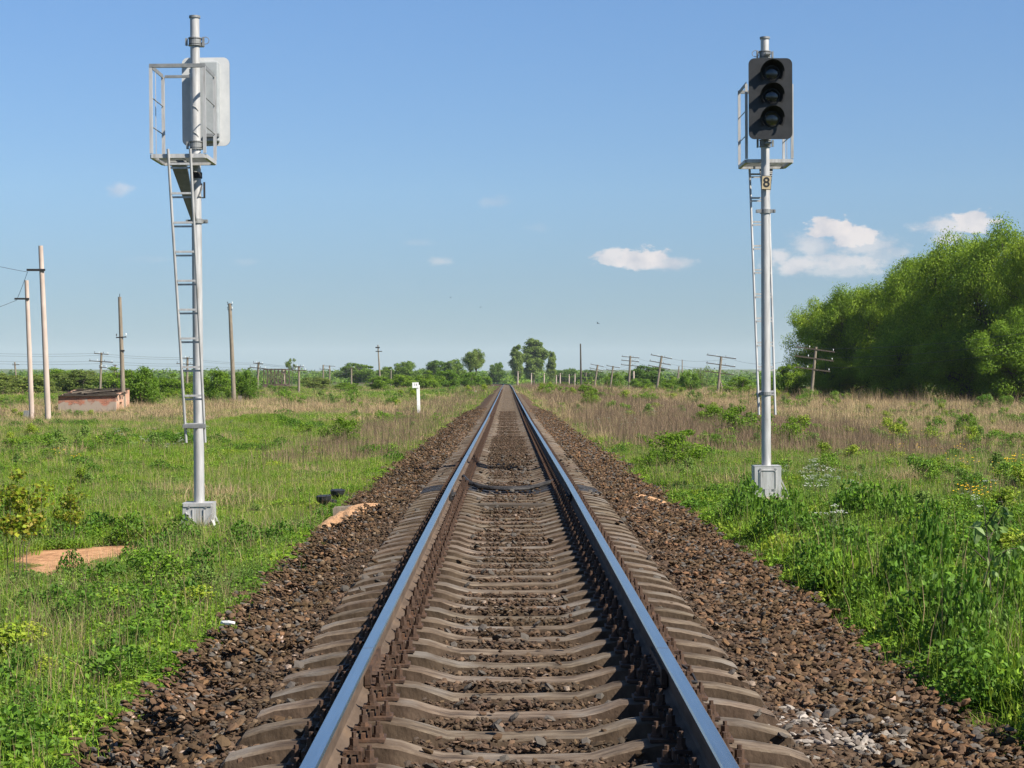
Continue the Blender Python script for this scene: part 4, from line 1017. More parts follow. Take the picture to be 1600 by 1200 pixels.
    for k in range(9):
        yv = y0+.10+k*.10
        link('grating_slat', GS, pf, ((x0+x1)/2, yv, zf+.012))
    for (xx, yv) in ((x0, y0), (x1, y0), (x0, y1), (x1, y1)):
        MB().box((xx+(.0 if xx < 0 else 0), yv, (zf+zr)/2+.03), (.045, .045, zr-zf-.02)).build('cage_post', M_galv, o, smooth=False)
    b = MB(); b.bar((x0-.02, y1, zr+.03), (x1+.02, y1, zr+.03), .05, .055); b.bar((x0, y0, zr+.028), (x0, y1-.026, zr+.028), .012, .06); b.bar((x1, y0, zr+.028), (x1, y1-.026, zr+.028), .012, .06)
    b.bar((rm, y0, zr+.026), (x1-.03, y0, zr+.026), .035, .04); b.build('top_rail', M_galv_dark, o, smooth=False)
    for fz in (.34, .67):
        zz = zf+(zr-zf)*fz
        for xx in (x0, x1): MB().tube([(xx, y0, zz), (xx, y1, zz)], .008, 6).build('guard_rod', M_galv_dark, o)
    MB().box((x1, (y0+y1)/2+.12, (zf+zr)/2), (.008, .022, zr-zf)).build('thin_post', M_galv, o, smooth=False)
    # platform bracket: tapered trough from the mast clamp up to the floor
    zc = zf-.88
    b = MB(); b.tube([(0, 0, zc-.035), (0, 0, zc+.035)], rm*1.25, 20); b.box((0, -.05, zc), (.30, .03, .06)); b.box((.15, -.03, zc), (.03, .09, .05)); b.box((-.15, -.03, zc), (.03, .09, .05)); b.build('mast_clamp', M_galv_dark, o, smooth=False)
    b = MB(); a0 = Vector((.02, .09, zc+.02)); a1 = Vector((.13, .80, zf-.03))
    b.add([a0+Vector((-.04, 0, 0)), a0+Vector((.04, 0, 0)), a1+Vector((.12, 0, 0)), a1+Vector((-.12, 0, 0)), a0+Vector((-.04, .05, -.02)), a0+Vector((.04, .05, -.02)), a1+Vector((.12, .03, -.04)), a1+Vector((-.12, .03, -.04))],
          [(0, 1, 2, 3), (4, 7, 6, 5), (0, 4, 5, 1), (1, 5, 6, 2), (2, 6, 7, 3), (3, 7, 4, 0)]); br = b.build('platform_strut', M_galv_dark, o, smooth=False)
    for k in range(10):
        q = a0.lerp(a1, (k+.5)/10)+Vector((0, -.03, .0)); MB().bar(q+Vector((-.04-.08*k/10, 0, 0)), q+Vector((.04+.08*k/10, 0, 0)), .014, .02).build('strut_rib', M_galv, br, smooth=False)
    # ladder
    lt, lb_ = zf+.10, 1.42 if number else 1.50
    ly = lambda z: 1.14-(lt-z)/(lt-lb_)*.62
    lxc = (lambda z: .04+.05*(lt-z)/(lt-lb_)) if number else (lambda z: .06-.10*(lt-z)/(lt-lb_))
    hw = lambda z: .165-.022*(lt-z)/(lt-lb_)
    for s in (-1, 1):
        pts = [(lxc(z)+s*hw(z), ly(z), z) for z in (lt, lt*.6+lb_*.4, lb_)]
        b = MB(); b.tube(pts, .021, 10); b.build('ladder_rail', M_galv, o)
    z = zf-.12; k = 0
    while z > lb_+.15:
        b = MB(); b.box((lxc(z), ly(z), z), (2*hw(z)-.03, .03, .030)); b.box((lxc(z), ly(z)-.03, z-.055), (2*hw(z)-.03, .012, .028)); b.build('ladder_rung', M_galv, o, smooth=False); z -= .43
    zz = z+.43
    b = MB(); b.box((lxc(zz), ly(zz)+.03, zz-.03), (.34, .04, .06)); b.bar((-.02, .02, zz-.03), (-.02, ly(zz), zz-.03), .04, .03); b.bar((.13, .02, zz-.03), (.13, ly(zz), zz-.03), .04, .03); b.tube([(0, 0, zz-.06), (0, 0, zz)], rm*1.25, 18); b.build('ladder_bracket', M_galv_dark, o, smooth=False)
    # number plate
    nz_ = zf-.40
    b = MB(); yb = -.13
    if number:
        b.box((.0, yb, nz_), (.165, .012, .24), (0, R(3), 0)); npl = b.build('number_plate', M_black, o, smooth=False)
        b = MB(); b.box((0, yb-.009, nz_), (.150, .006, .222), (0, R(3), 0)); b.build('plate_face', M_cream, npl, smooth=False)
        cu = bpy.data.curves.new('figure', 'FONT'); cu.body = '8'; cu.size = .235; cu.align_x = 'CENTER'; cu.align_y = 'CENTER'; cu.extrude = .001; cu.offset = .004
        cu.materials.append(M_black)
        tmp = bpy.data.objects.new('figure_text', cu); COL.objects.link(tmp); bpy.context.view_layer.update()
        fm = bpy.data.meshes.new_from_object(tmp.evaluated_get(bpy.context.evaluated_depsgraph_get())); bpy.data.objects.remove(tmp)
        f = link('figure', fm, npl, (0, yb-.0145, nz_), (R(90), R(0), 0))
        b = MB(); b.box((0, -.10, nz_), (.04, .06, .03)); b.build('plate_bracket', M_galv_dark, o, smooth=False)
    else:
        b.box((-.12, -.02, nz_), (.03, .10, .24), (0, 0, R(8))); b.build('number_plate', M_iron_dark, o, smooth=False)
        b = MB(); b.tube([(-.08, -.02, nz_+.1), (-.10, .06, nz_+.02), (-.05, .085, nz_-.1), (-.1, -.02, nz_-.12)], .010, 6); b.build('cable', M_galv_dark, o)
        b = MB(); b.tube([(0, 0, nz_+.18), (0, 0, nz_+.27)], rm*1.2, 18); b.build('band', M_iron_dark, o)
        # elliptic patches where cables leave the mast
        for dz in (T-1.45, T-1.85): MB().tube([(-.05, .055, dz), (-.02, .078, dz+.05), (.03, .075, dz+.08)], .008, 6).build('cable', M_galv_dark, o)
    return o
GS = MB().box((0, 0, 0), (.70, .055, .012)).mesh('grating_slat', M_galv_dark)
sr = at(1197.5, 32.0)
signal('galvanised mast signal right of the track with black three-lamp face and number 8 plate', (sr.x, sr.y, -.66), 0, 7.92, 0.0, .044, True, lean=R(-.2))
slp = at(312, 28.6)
signal('galvanised mast signal left of the track, seen from behind with its ladder and cage', (slp.x, slp.y, -1.06), math.pi, 8.03, -.16, -.106, False, lean=R(.55), front_door=False)

# ------------------------------------------------------------------ poles
def pole(px0, py0, px1, py1, d, r0, r1, m, name, label, group=None, cat='pole'):
    """upright from the foot (px0, py0) to the top (px1, py1); returns the thing and a function height -> local point"""
    foot = at(px0, d); top = at(px1, d, py=py1) - foot
    o = thing(name, label, cat, tuple(foot), (0, 0, 0), group)
    MB().tube([(0, 0, -.4), tuple(top*.5), tuple(top)], [r0, (r0+r1)/2, r1], 12).build('shaft', m, o)
    return o, foot, top
def arm(o, px, py, foot, d, w, t, m, tilt=0.0, ins=0, name='crossarm', dy=-.12):
    c = at(px, d, py=py)-foot; h = w/2
    b = MB(); e = Vector((math.cos(tilt), 0, -math.sin(tilt)))
    c = c+Vector((0, dy, 0)); b.bar(c-e*h, c+e*h, t, t*1.2); a = b.build(name, m, o, smooth=False)
    for k in range(ins):
        q = c+e*(h*.92*(-1+2*k/(ins-1)) if ins > 1 else 0)
        MB().tube([q+Vector((0, 0, t*.4)), q+Vector((0, 0, .14)), q+Vector((0, 0, .15)), q+Vector((0, 0, .26)), q+Vector((0, 0, .30))], [.012, .012, .04, .035, .015], 8).build('insulator', M_porcelain if (k+ins) % 2 else M_iron_dark, a)
    return a
o, ft, tp = pole(76, 662, 63.5, 384, 99.5, .17, .125, M_pole_conc, 'concrete_pole', 'taller pale concrete pole at the left with a dark arm near its top')
a = arm(o, 57, 422, ft, 99.5, .98, .10, M_iron_dark, name='steel_arm'); tipA = at(43, 99.5, py=425)
o, ft, tp = pole(50.5, 661, 41.5, 438, 102, .15, .115, M_pole_conc, 'concrete_pole', 'shorter pale concrete pole left of the taller one, dark arm near its top')
a = arm(o, 35, 467, ft, 102, .80, .08, M_iron_dark, name='steel_arm'); tipB = at(26, 102, py=469)
p = hit(41, 661); o = MB().box((0, 0, .3), (.26, .26, .80)).build('concrete_stump', M_galv_dark, None, smooth=False, bevel=.02); o.location = p; tag(o, 'dark grey stump leaning against the foot of the shorter concrete pole', 'post')
o, ft, tp = pole(193.5, 645, 187, 464, 141, .19, .13, M_wood, 'wooden_pole', 'weathered pole in front of the brick shed with a small iron crossarm')
arm(o, 190, 527, ft, 141, .78, .07, M_iron_dark, R(-4), 2); arm(o, 192, 548, ft, 141, .30, .10, M_iron_dark, 0, 0, 'bracket'); b = MB().bar(tp, tp+Vector((0, 0, .25)), .04); b.build('spike', M_iron_dark, o)
o, ft, tp = pole(366, 634, 359, 474, 186, .24, .17, M_wood, 'wooden_pole', 'bare weathered pole rising from bushes right of the left signal mast')
for k, q in enumerate((476, 484)): arm(o, 359.5, q, ft, 186, .5, .05, M_iron_dark, 0, 2, 'insulator_bracket')
p = hit(374, 632); o = MB().box((0, 0, .35), (.34, .3, .95)).build('wooden_stump', M_wood, None, smooth=False); o.location = p; o.rotation_euler = (0, R(6), 0); tag(o, 'short weathered stump at the foot of the bare pole', 'post')
def tpole(px0, py0, px1, py1, d, arms, label, group, mt=M_wood, r=.13, aw=2.1, name='telegraph_pole', ins=4):
    o, ft, tp = pole(px0, py0, px1, py1, d, r, r*.85, mt, name, label, group, 'telegraph pole')
    tilt = math.atan2(tp.x, tp.z)
    for (px, py, wf) in arms: arm(o, px, py, ft, d, aw*wf, .11 if aw > 1.9 else .09, M_wood_dark, tilt+R(2), ins)
    return o, ft, tp
RG = 'leaning telegraph poles right of the track'
tpole(1266, 632, 1275, 542, 190, [(1274, 546, 1.9), (1272, 560, 1.9), (1270, 577, 1.7)], 'strongly leaning telegraph pole in front of the willow belt', RG, aw=2.1, r=.17)
o, ft, tp = tpole(1121, 618, 1127, 557, 290, [(1127, 557.5, 2.2), (1126, 570, 2.2), (1124, 583, 2.2)], 'dark telegraph pole with three crossarms just left of the right signal', RG, r=.22, aw=2.1, mt=M_wood)
MB().bar((tp.x*.45, .1, tp.z*.45), (tp.x*.2+1.0, .5, 0), .18).build('brace', M_wood, o, smooth=False)
tpole(1025, 612, 1034, 556, 330, [(1033.5, 557.5, 1.85), (1031.5, 567, 1.85), (1029.5, 574, 1.85)], 'telegraph pole tilted to the right with three crossarms, beside the bright bush', RG, r=.22, aw=2.1)
tpole(982, 606, 985, 556, 385, [(985, 558, 1.75), (984.5, 564, 1.75), (984, 571, 1.75)], 'upright telegraph pole with three crossarms left of the olive tree', RG, r=.24, aw=2.1)
tpole(953, 604, 958, 572, 430, [(958, 573, 1.5), (957, 579, 1.4)], 'small telegraph pole third from the tall far pole', RG, r=.22, aw=2.1, ins=2)
tpole(928, 603, 934, 570, 460, [(933, 571, 1.6), (931.5, 577, 1.6), (931, 580, 1.4)], 'small leaning telegraph pole with crowded crossarms second from the tall far pole', RG, r=.26, aw=2.1, ins=2)
tpole(913, 600, 916, 582, 560, [(915.5, 583, 1.3)], 'tiny telegraph pole between the tall far pole and the crowded one', RG, r=.22, aw=2.1, ins=2)
o, ft, tp = pole(908, 600, 907, 537, 520, .30, .18, M_wood_dark, 'tall_pole', 'tallest slim pole on the skyline right of the poplars')
for (x, y0, y1, lab) in ((809, 601, 580, 'pale post nearest the end of the track under the narrow poplar'), (830, 601, 583, 'pale post right of the track end, second of the far row'), (850, 601, 583, 'pale post in the far row below the slim poplar'), (869, 601, 586, 'pale short post in the middle of the far row'), (875, 602, 583, 'pale post close beside the short one in the far row'), (889, 602, 585, 'pale post near the right end of the far row'), (898, 602, 584, 'pale post at the right end of the far row')):
    tpole(x, y0, x+.3, y1, 640, [(x+.3, y1+1.5, .8)], lab, 'pale far posts beside the track', mt=M_pole_conc, r=.22, aw=2.1, ins=2)
o, ft, tp = pole(990, 606, 990, 580, 400, .2, .2, M_pole_conc, 'concrete_post', 'short pale post between the upright telegraph pole and the olive tree', None, 'post')
o, ft, tp = pole(1057, 596, 1061, 572, 620, .2, .18, M_wood, 'frame_pole', 'small distant pole with two legs above the bright bush'); MB().bar((.9, 0, 0), tuple(tp*.9), .3).build('leg', M_wood, o)
pole(1066, 596, 1066, 562, 640, .25, .15, M_wood, 'far_pole', 'thin distant pole above the bright green bush right of the track')
LG = 'telegraph poles across the left field'
tpole(156, 625, 158.5, 551, 250, [(158.5, 553, 1.05), (158, 565, 1.75), (161, 574, .55)], 'telegraph pole with two crossarms behind the brick shed', LG, mt=M_wood, r=.17, aw=1.85)
tpole(292, 625, 293, 558, 250, [(293, 560, 1.0), (293, 569, 1.6)], 'telegraph pole half hidden by the left signal mast', LG, mt=M_wood, r=.17, aw=1.85)
tpole(401, 625, 404, 566, 268, [(403.5, 568, .9), (403, 575, 1.5)], 'telegraph pole left of the lattice bridge', LG, mt=M_wood, r=.18, aw=1.6)
tpole(467, 628, 467, 572, 262, [(467, 573, .9), (467, 578.5, 1.3)], 'telegraph pole right of the lattice bridge', LG, mt=M_wood, r=.18, aw=1.6)
tpole(505, 604, 505, 570, 420, [(507, 577, 1.3)], 'left one of the two close telegraph poles beyond the field', LG, mt=M_wood, r=.2, aw=1.7, ins=2)
tpole(515, 602, 515, 571, 440, [(515, 572, 1.6)], 'right one of the two close telegraph poles beyond the field', LG, mt=M_wood, r=.2, aw=1.7, ins=2)
tpole(549, 612, 549, 574, 340, [(549, 575, .7)], 'single telegraph pole in front of the round dark tree', LG, mt=M_wood, r=.17, aw=1.6, ins=2)
tpole(27, 606, 23, 566, 380, [(25, 570, .9)], 'faint leaning pole between the left edge and the concrete poles', LG, mt=M_wood, r=.2, aw=1.6, ins=2)
tpole(178, 606, 180, 570, 380, [(180, 571, .6)], 'thin far pole just left of the weathered pole', LG, mt=M_wood, r=.17, aw=1.6, ins=2)
o, ft, tp = pole(594.5, 594, 590.5, 539, 520, .28, .16, M_wood, 'wooden_pole', 'tall leaning pole on the skyline left of the white post')
arm(o, 590, 543, ft, 520, 1.2, .3, M_iron_dark, 0, 0); arm(o, 592, 549, ft, 520, 1.8, .2, M_iron_dark, 0, 0)
pole(611, 598, 611, 578, 520, .2, .15, M_wood, 'wooden_pole', 'small thin pole right of the tall leaning one')

# wires
def wire(pts, r, label, group='overhead wires'):
    out = []
    for a, b_ in zip(pts, pts[1:]):
        for k in range(12):
            t = k/12; q = Vector(a).lerp(Vector(b_), t); q.z -= (b_-a).length*.012*4*t*(1-t); out.append(q)
    out.append(Vector(pts[-1]))
    o = MB().tube(out, r, 5).build('wire', M_wire); tag(o, label, 'wire', group); return o
wire([tipA, at(-60, 97, py=402)], .012, 'wire running from the taller concrete pole arm out of the left edge')
wire([tipA, tipB], .012, 'wire hanging between the arms of the two concrete poles')
wire([tipB, at(-60, 100, py=500)], .012, 'wire running from the shorter concrete pole arm down past the left edge')
for i, (dy, lab) in enumerate(((0, 'uppermost wire strung along the left field telegraph poles'), (3.5, 'upper middle wire along the left field telegraph poles'), (12, 'lower middle wire along the left field telegraph poles'), (16, 'lowest wire along the left field telegraph poles'))):
    wire([at(-80, 250, py=549+dy), at(150+dy*.6, 250, py=552+dy), at(290, 250, py=559+dy*.8), at(403, 268, py=567+dy*.6), at(467, 262, py=573+dy*.5), at(549, 340, py=575+dy*.3)], .013, lab)
for i, (dy, lab) in enumerate(((0, 'topmost wire on the right hand telegraph line'), (13, 'middle wire on the right hand telegraph line'), (27, 'lowest wire on the right hand telegraph line'))):
    wire([at(1700, 150, py=505+dy), at(1290, 190, py=545+dy*1.1), at(1140, 290, py=560+dy), at(1045, 330, py=560+dy*.6), at(995, 385, py=559+dy*.5), at(965, 430, py=574+dy*.3), at(940, 460, py=572+dy*.3)], .014, lab)

# ------------------------------------------------------------------ brick shed
shed_c = at(142, 138)
gz0 = float(gz(shed_c.x, 138))-.05
def sx(px, d=138): return CX+(px-VX)*d/F
shed = thing('brick_shed', 'small ruined brick shed with a sagging dark board roof in the straw at the left', 'shed', (sx(91), 138, gz0))
M_brick = None
def brick_material():
    m = bpy.data.materials.new('old_brick'); m.use_nodes = True; t = m.node_tree; n = t.nodes; L = t.links; p = n['Principled BSDF']; p.inputs['Roughness'].default_value = .95
    tc = n.new('ShaderNodeTexCoord'); mp = n.new('ShaderNodeMapping'); mp.inputs['Rotation'].default_value = (R(90), 0, 0); L.new(tc.outputs['Object'], mp.inputs[0])
    b = n.new('ShaderNodeTexBrick'); L.new(mp.outputs[0], b.inputs['Vector']); b.inputs['Scale'].default_value = 1; b.inputs['Brick Width'].default_value = .26; b.inputs['Row Height'].default_value = .09; b.inputs['Mortar Size'].default_value = .008
    b.inputs['Color1'].default_value = (.40, .13, .07, 1); b.inputs['Color2'].default_value = (.17, .065, .04, 1); b.inputs['Mortar'].default_value = (.30, .22, .17, 1)
    z = n.new('ShaderNodeTexNoise'); z.inputs['Scale'].default_value = 1.6; z.inputs['Detail'].default_value = 7; L.new(tc.outputs['Object'], z.inputs[0])
    sp = n.new('ShaderNodeSeparateXYZ'); L.new(tc.outputs['Object'], sp.inputs[0])
    a = n.new('ShaderNodeMath'); a.operation = 'MULTIPLY_ADD'; L.new(sp.outputs[2], a.inputs[0]); a.inputs[1].default_value = -.42; a.inputs[2].default_value = .40
    s = n.new('ShaderNodeMath'); s.operation = 'ADD'; L.new(a.outputs[0], s.inputs[0]); L.new(z.outputs[0], s.inputs[1])
    mr = n.new('ShaderNodeMapRange'); L.new(s.outputs[0], mr.inputs[0]); mr.inputs[1].default_value = .50; mr.inputs[2].default_value = .60
    mx_ = n.new('ShaderNodeMix'); mx_.data_type = 'RGBA'; L.new(mr.outputs[0], mx_.inputs[0]); L.new(b.outputs[0], mx_.inputs[6]); mx_.inputs[7].default_value = (.30, .235, .185, 1)
    L.new(mx_.outputs[2], p.inputs['Base Color']); return m
M_brick = brick_material()
Wd = sx(181)-sx(91); Dp = 5.0; hf = 1.32; hb = 1.74
b = MB(); b.prism([(0, -.3), (Wd, -.3), (Wd, hf), (0, hf)], (0, 0, 0), (1, 0, 0), (0, 0, 1), (0, 1, 0), .25); b.build('front_wall', M_brick, shed, smooth=False)
M_gable = mat('pale_brick', ramp=[(.35, (.42, .20, .12)), (.6, (.52, .34, .24))], scale=2.5, detail=8, bump=.3, rough=.95)
def gable(x, lab, hole):
    b = MB()
    if hole:
        y0, y1, ht = 1.3, 2.3, .85
        b.prism([(.25, -.3), (y0, -.3), (y0, hf+.05+y0*.1), (.25, hf)], (x, 0, 0), (0, 1, 0), (0, 0, 1), (1, 0, 0), .25)
        b.prism([(y1, -.3), (Dp, -.3), (Dp, hb), (y1, hf+y1*.1)], (x, 0, 0), (0, 1, 0), (0, 0, 1), (1, 0, 0), .25)
        b.prism([(y0, ht), (y1, ht), (y1, hf+y1*.1), (y0, hf+.05+y0*.1)], (x, 0, 0), (0, 1, 0), (0, 0, 1), (1, 0, 0), .25)
    else: b.prism([(.25, -.3), (Dp, -.3), (Dp, hb), (.25, hf)], (x, 0, 0), (0, 1, 0), (0, 0, 1), (1, 0, 0), .25)
    q = b.build('side_wall', M_gable, shed, smooth=False)
    if lab: q['label'] = lab
gable(0.002, None, False); gable(Wd-.252, 'pale orange side wall with a dark doorway', True)
MB().box((Wd/2, Dp-.12, hb/2-.15), (Wd-.52, .25, hb+.3)).build('back_wall', M_brick, shed, smooth=False)
MB().box((Wd-.8, Dp/2, .3), (.05, Dp-1, 1.4)).build('inner_wall', M_wood_dark, shed, smooth=False)
rp = random.Random(9)
for k in range(17):
    t = (k+.5)/17; yv = -.2+t*(Dp+.3); zz = hf+.06+t*(hb-hf)*1.15-.10*math.sin(t*3.1)
    x0 = -.15+rp.uniform(0, .35)+t*.2; x1 = Wd+rp.uniform(-.1, .45); dz = rp.uniform(-.07, .09)
    MB().bar((x0, yv, zz+dz), (x1, yv+rp.uniform(-.12, .12), zz+rp.uniform(-.04, .08)), .30, .035).build('roof_board', M_wood_dark, shed, smooth=False)
for k in range(5):
    x = rp.uniform(.5, Wd-1.6); MB().bar((x, Dp*rp.uniform(0, .5), hf+.22), (x+rp.uniform(1.0, 2.0), Dp*rp.uniform(.3, .9), hb), .10, .05).build('batten', M_wood if k < 2 else M_wood_dark, shed, smooth=False)

# ------------------------------------------------------------------ lattice bridge
pb = at(412, 430)
br = thing('lattice_bridge', 'rusty lattice truss bridge seen end-on in the distance left of the track', 'bridge', (pb.x, 430, pb.z))
Wb = 34*430/F; z0 = 1.48-(601-VY)*430/F-pb.z; z1 = 1.48-(577-VY)*430/F-pb.z; M_br = mat('bridge_rust', ramp=[(.3, (.05, .035, .03)), (.7, (.11, .07, .055))], scale=1, rough=.9)
for yv in (0, 7):
    b = MB(); b.bar((0, yv, z0), (Wb, yv, z0), .3); b.bar((0, yv, z1), (Wb, yv, z1), .26); b.build('chord', M_br, br, smooth=False)
    n = 6
    for k in range(n+1):
        x = Wb*k/n; MB().bar((x, yv, z0-.2), (x, yv, z1), .16).build('upright', M_br, br, smooth=False)
        if k < n: MB().bar((x, yv, z0 if k % 2 else z1), (x+Wb/n, yv, z1 if k % 2 else z0), .12).build('diagonal', M_br, br, smooth=False)
for k in range(4): MB().bar((Wb*k/3, .2, z1), (Wb*k/3, 6.8, z1), .2).build('crossbeam', M_br, br, smooth=False)
MB().bar((Wb+.2, -.5, z0-1.6), (Wb-.8, 3, z1), .35).build('strut', M_wood, br, smooth=False)
MB().box((Wb/2, 3.5, z0-.3), (Wb+.6, 8, .5)).build('deck', M_br, br, smooth=False)
for xx in (.5, Wb-.5): MB().box((xx, 3.5, z0-1.6), (1.2, 7, 2.4)).build('pier', M_pole_conc, br, smooth=False)

# ------------------------------------------------------------------ small trackside things
p = at(654.5, 122)
kp = thing('marker_post', 'white wooden marker post with a square plate at its top left of the track', 'marker post', tuple(p), (0, R(-1.5), 0))
MB().box((0, 0, .98), (.20, .20, 2.30)).build('post', M_white, kp, smooth=False, bevel=.01)
MB().box((0, 0, .02), (.215, .215, .42)).build('foot', M_iron_dark, kp, smooth=False)
MB().box((-.16, -.115, 2.13), (.42, .03, .36)).build('plate', M_white, kp, smooth=False)
M_mark = mat('grey_mark', base=(.25, .22, .22), rough=.8)
MB().box((-.21, -.133, 2.16), (.03, .004, .15)).build('figure', M_mark, kp, smooth=False); MB().box((-.09, -.133, 2.16), (.05, .004, .13)).build('figure', M_mark, kp, smooth=False)
for (px, py, h, lab) in ((770.5, 606, .55, 'tiny white peg at the left ballast edge far down the track'), (743, 617, .6, 'tiny white peg in the weeds far down the left side')):
    q = hit(px, py); o = MB().tube([(0, 0, -.1), (0, 0, h)], .11, 8).build('white_peg', M_white); o.location = q; tag(o, lab, 'peg')
def pot(px, py, lab, s=1.0, rz=0):
    q = hit(px, py); o = thing('cable_box', lab, 'cable box', tuple(q), (R(3), R(-3), rz), 'black cable boxes beside the track')
    prof = [(.045, -.1), (.045, .06), (.055, .10), (.10, .14), (.115, .16), (.118, .205), (.110, .215)]
    MB().tube([(0, 0, z*s) for _, z in prof], [r_*s for r_, _ in prof], 20).build('body', M_black, o)
    lid = MB().tube([(0, 0, .213*s), (0, 0, .222*s), (0, 0, .232*s)], [.124*s, .126*s, .105*s], 20).build('lid', M_black, o)
    for k in range(4): MB().tube([(.108*s*math.cos(k*1.57+.5), .108*s*math.sin(k*1.57+.5), .222*s), (.108*s*math.cos(k*1.57+.5), .108*s*math.sin(k*1.57+.5), .244*s)], .009, 6).build('bolt', M_iron_dark, lid)
    MB().bar((.08*s, 0, .15*s), (.20*s, 0, .12*s), .05*s, .04*s).build('cable_spout', M_black, o, smooth=False)
pot(507, 797, 'nearer black cup-shaped cable box standing at the edge of the orange sand', 1.1); pot(528, 787, 'farther black cup-shaped cable box in the grass behind the other', 1.1, .6)
b = MB(); b.box((-1.88, 26.5, -.455), (1.30, .05, .12), (0, R(-4), 0)); b.box((-1.88, 26.60, -.40), (1.28, .16, .03), (0, R(-4), 0)); o = b.build('trough_board', M_wood, None, smooth=False); tag(o, 'long weathered board over the cable trough beside the orange sand', 'board')
b = MB(); b.box((-1.66, 27.35, -.40), (.62, .12, .05), (0, R(-14), R(3))); o = b.build('dark_plank', M_wood_dark, None, smooth=False); tag(o, 'short dark plank behind the weathered trough board', 'board')
# timber between sleepers, black hose bundle
yb = 24.75; q = min(sly, key=lambda s: abs(s+SP/2-yb))+SP/2
o = MB().box((0, q+.02, -.285), (1.30, .17, .09)).build('timber', M_wood_dark, None, smooth=False, bevel=.01); tag(o, 'dark timber lying between two sleepers inside the rails', 'timber')
o = MB().tube([(-.72, 28.9, -.13), (-.66, 28.2, -.15), (-.45, 27.9, -.225), (-.1, 27.75, -.245), (.25, 27.85, -.245), (.5, 28.2, -.20), (.68, 28.4, -.16)], .035, 8).build('black_hose', M_tar); tag(o, 'black hose lying across the track between the rails', 'hose')
o = MB().tube([(-.72, 28.6, -.10), (-.6, 28.05, -.18), (-.3, 27.95, -.235), (.1, 27.95, -.24), (.45, 28.0, -.215)], .03, 8).build('black_cable', M_tar); tag(o, 'second black cable lying beside the hose across the track', 'cable')
q = hit(903, 716)
for (x0, y0, x1, y1, lab) in ((1072, 822, 1112, 830, 'rusty orange-red metal strip in the ballast before the right signal'), (1192, 888, 1238, 895, 'second rusty strip half under the grass at the right ballast edge'), (1360, 1000, 1385, 1004, 'short rusty strip near the right ballast edge')):
    s0, s1 = hit(x0, y0), hit(x1, y1); o = MB().bar(s0+Vector((0, 0, .05)), s1+Vector((0, 0, .045)), .07, .02).build('rusty_strip', M_rustbright, None, smooth=False); tag(o, lab, 'metal strip')
M_sand = mat('orange_sand', ramp=[(.25, (.24, .135, .07)), (.5, (.42, .24, .125)), (.8, (.54, .34, .19))], scale=9, detail=9, bump=.7, bump_scale=30, bdist=.03, rough=1)
def sand_heap(x_, y_, rx, ry, h, seed):
    c = Vector((x_, y_, float(gz(x_, y_))+.02)); nr, na = 9, 36; V_ = [(0, 0, h)]; 
    for i in range(1, nr+1):
        for k in range(na):
            a = 2*math.pi*k/na; t = i/nr; rr = t*(1+.28*math.sin(2*a+seed)+.15*math.sin(5*a+seed*2)); x, y = rx*rr*math.cos(a), ry*rr*math.sin(a)
            V_.append((x, y, float(gz(c.x+x, c.y+y))-c.z+h*(1-t**2)+.02*(1-t)*math.sin(9*a*t+seed)-(.05 if i == nr else 0)))
    Fc = [(0, 1+k, 1+(k+1) % na) for k in range(na)]+[(1+(i-1)*na+k, 1+i*na+k, 1+i*na+(k+1) % na, 1+(i-1)*na+(k+1) % na) for i in range(1, nr) for k in range(na)]
    o = MB().add(V_, Fc).build('sand', M_sand); o.location = c; tag(o, kind='stuff')
sand_heap(-2.26, 25.95, .46, .75, .23, 1); _h = hit(1015, 783); sand_heap(_h.x, _h.y, .45, .9, .06, 2)
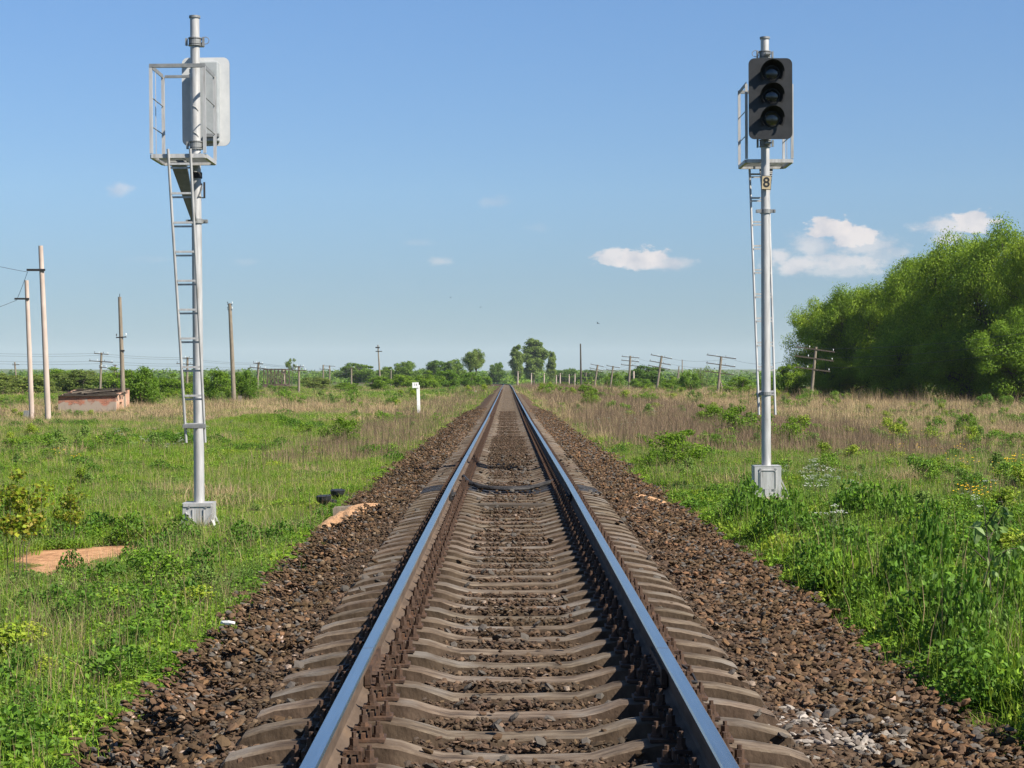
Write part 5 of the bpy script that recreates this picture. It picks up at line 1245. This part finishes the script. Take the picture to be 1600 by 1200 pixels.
def stone_obj(px, py, s, m, lab, name='pale_stone', cat='stone', seed=0, asp=(1, .7, .5)):
    r = np.random.default_rng(seed+50); v, f = ico(); e = v*(1+r.uniform(-.25, .2, (12, 1)))*np.array(asp)*s
    me = mesh_np(name, e, f, m); q = hit(px, py); o = link(name, me, None, q+Vector((0, 0, s*.35+(.13 if 'grass' in lab else .03))), (0, 0, r.uniform(-.5, .5))); tag(o, lab, cat)
M_pink = mat('pale_pink_stone', base=(.50, .36, .28), rough=.9)
stone_obj(357, 1003, .055, M_white, 'white chip lying where the left grass meets the ballast', 'white_chip', 'litter', 1, (1.3, .5, .35))
stone_obj(1002, 880, .04, M_pink, 'pale pinkish stone among brown ballast right of the track', seed=2)
stone_obj(1270, 1040, .045, M_pink, 'orange-pink stone in the ballast at the lower right', seed=3)
stone_obj(1380, 1103, .05, M_pink, 'pale flat stone low in the right ballast', seed=4, asp=(1.5, .6, .4))
stone_obj(422, 1028, .035, M_pink, 'pale stone on the left ballast near the sleeper ends', seed=5)
stone_obj(92, 934, .05, M_white, 'white stone in the grass at the lower left', seed=6, name='white_stone')
stone_obj(140, 925, .06, M_pole_conc, 'pale rag-like lump in the grass below the sand patch', seed=7, name='pale_lump', cat='litter', asp=(1.5, .6, .3))
# birds
def bird(px, py, d, s, lab, rz=0):
    c = at(px, d, py=py); b = MB()
    b.tube([(0, -s*.5, 0), (0, -s*.25, 0), (0, s*.1, 0), (0, s*.5, 0)], [s*.03, s*.11, s*.12, s*.02], 8)
    for q in (-1, 1): b.add([(0, -s*.2, .02), (0, s*.15, .02), (q*s*.5, s*.05, s*.22), (q*s*.95, s*.25, s*.05), (q*s*.45, -s*.18, s*.2)], [(0, 1, 2, 4), (4, 2, 3)])
    o = b.build('bird', M_bird, None); o.location = c; o.rotation_euler = (0, R(25), rz); tag(o, lab, 'bird', 'birds in the sky')
bird(934, 505, 160, .30, 'largest dark bird flying above the right poplars', .6)
bird(704, 465, 200, .16, 'tiny bird high left of the track end', 1.5)
bird(751, 480, 200, .16, 'tiny bird above the track end', 2.2)
print('objects', len(S.objects), 'tris', sum(len(m.loops)-2*len(m.polygons) for m in bpy.data.meshes))
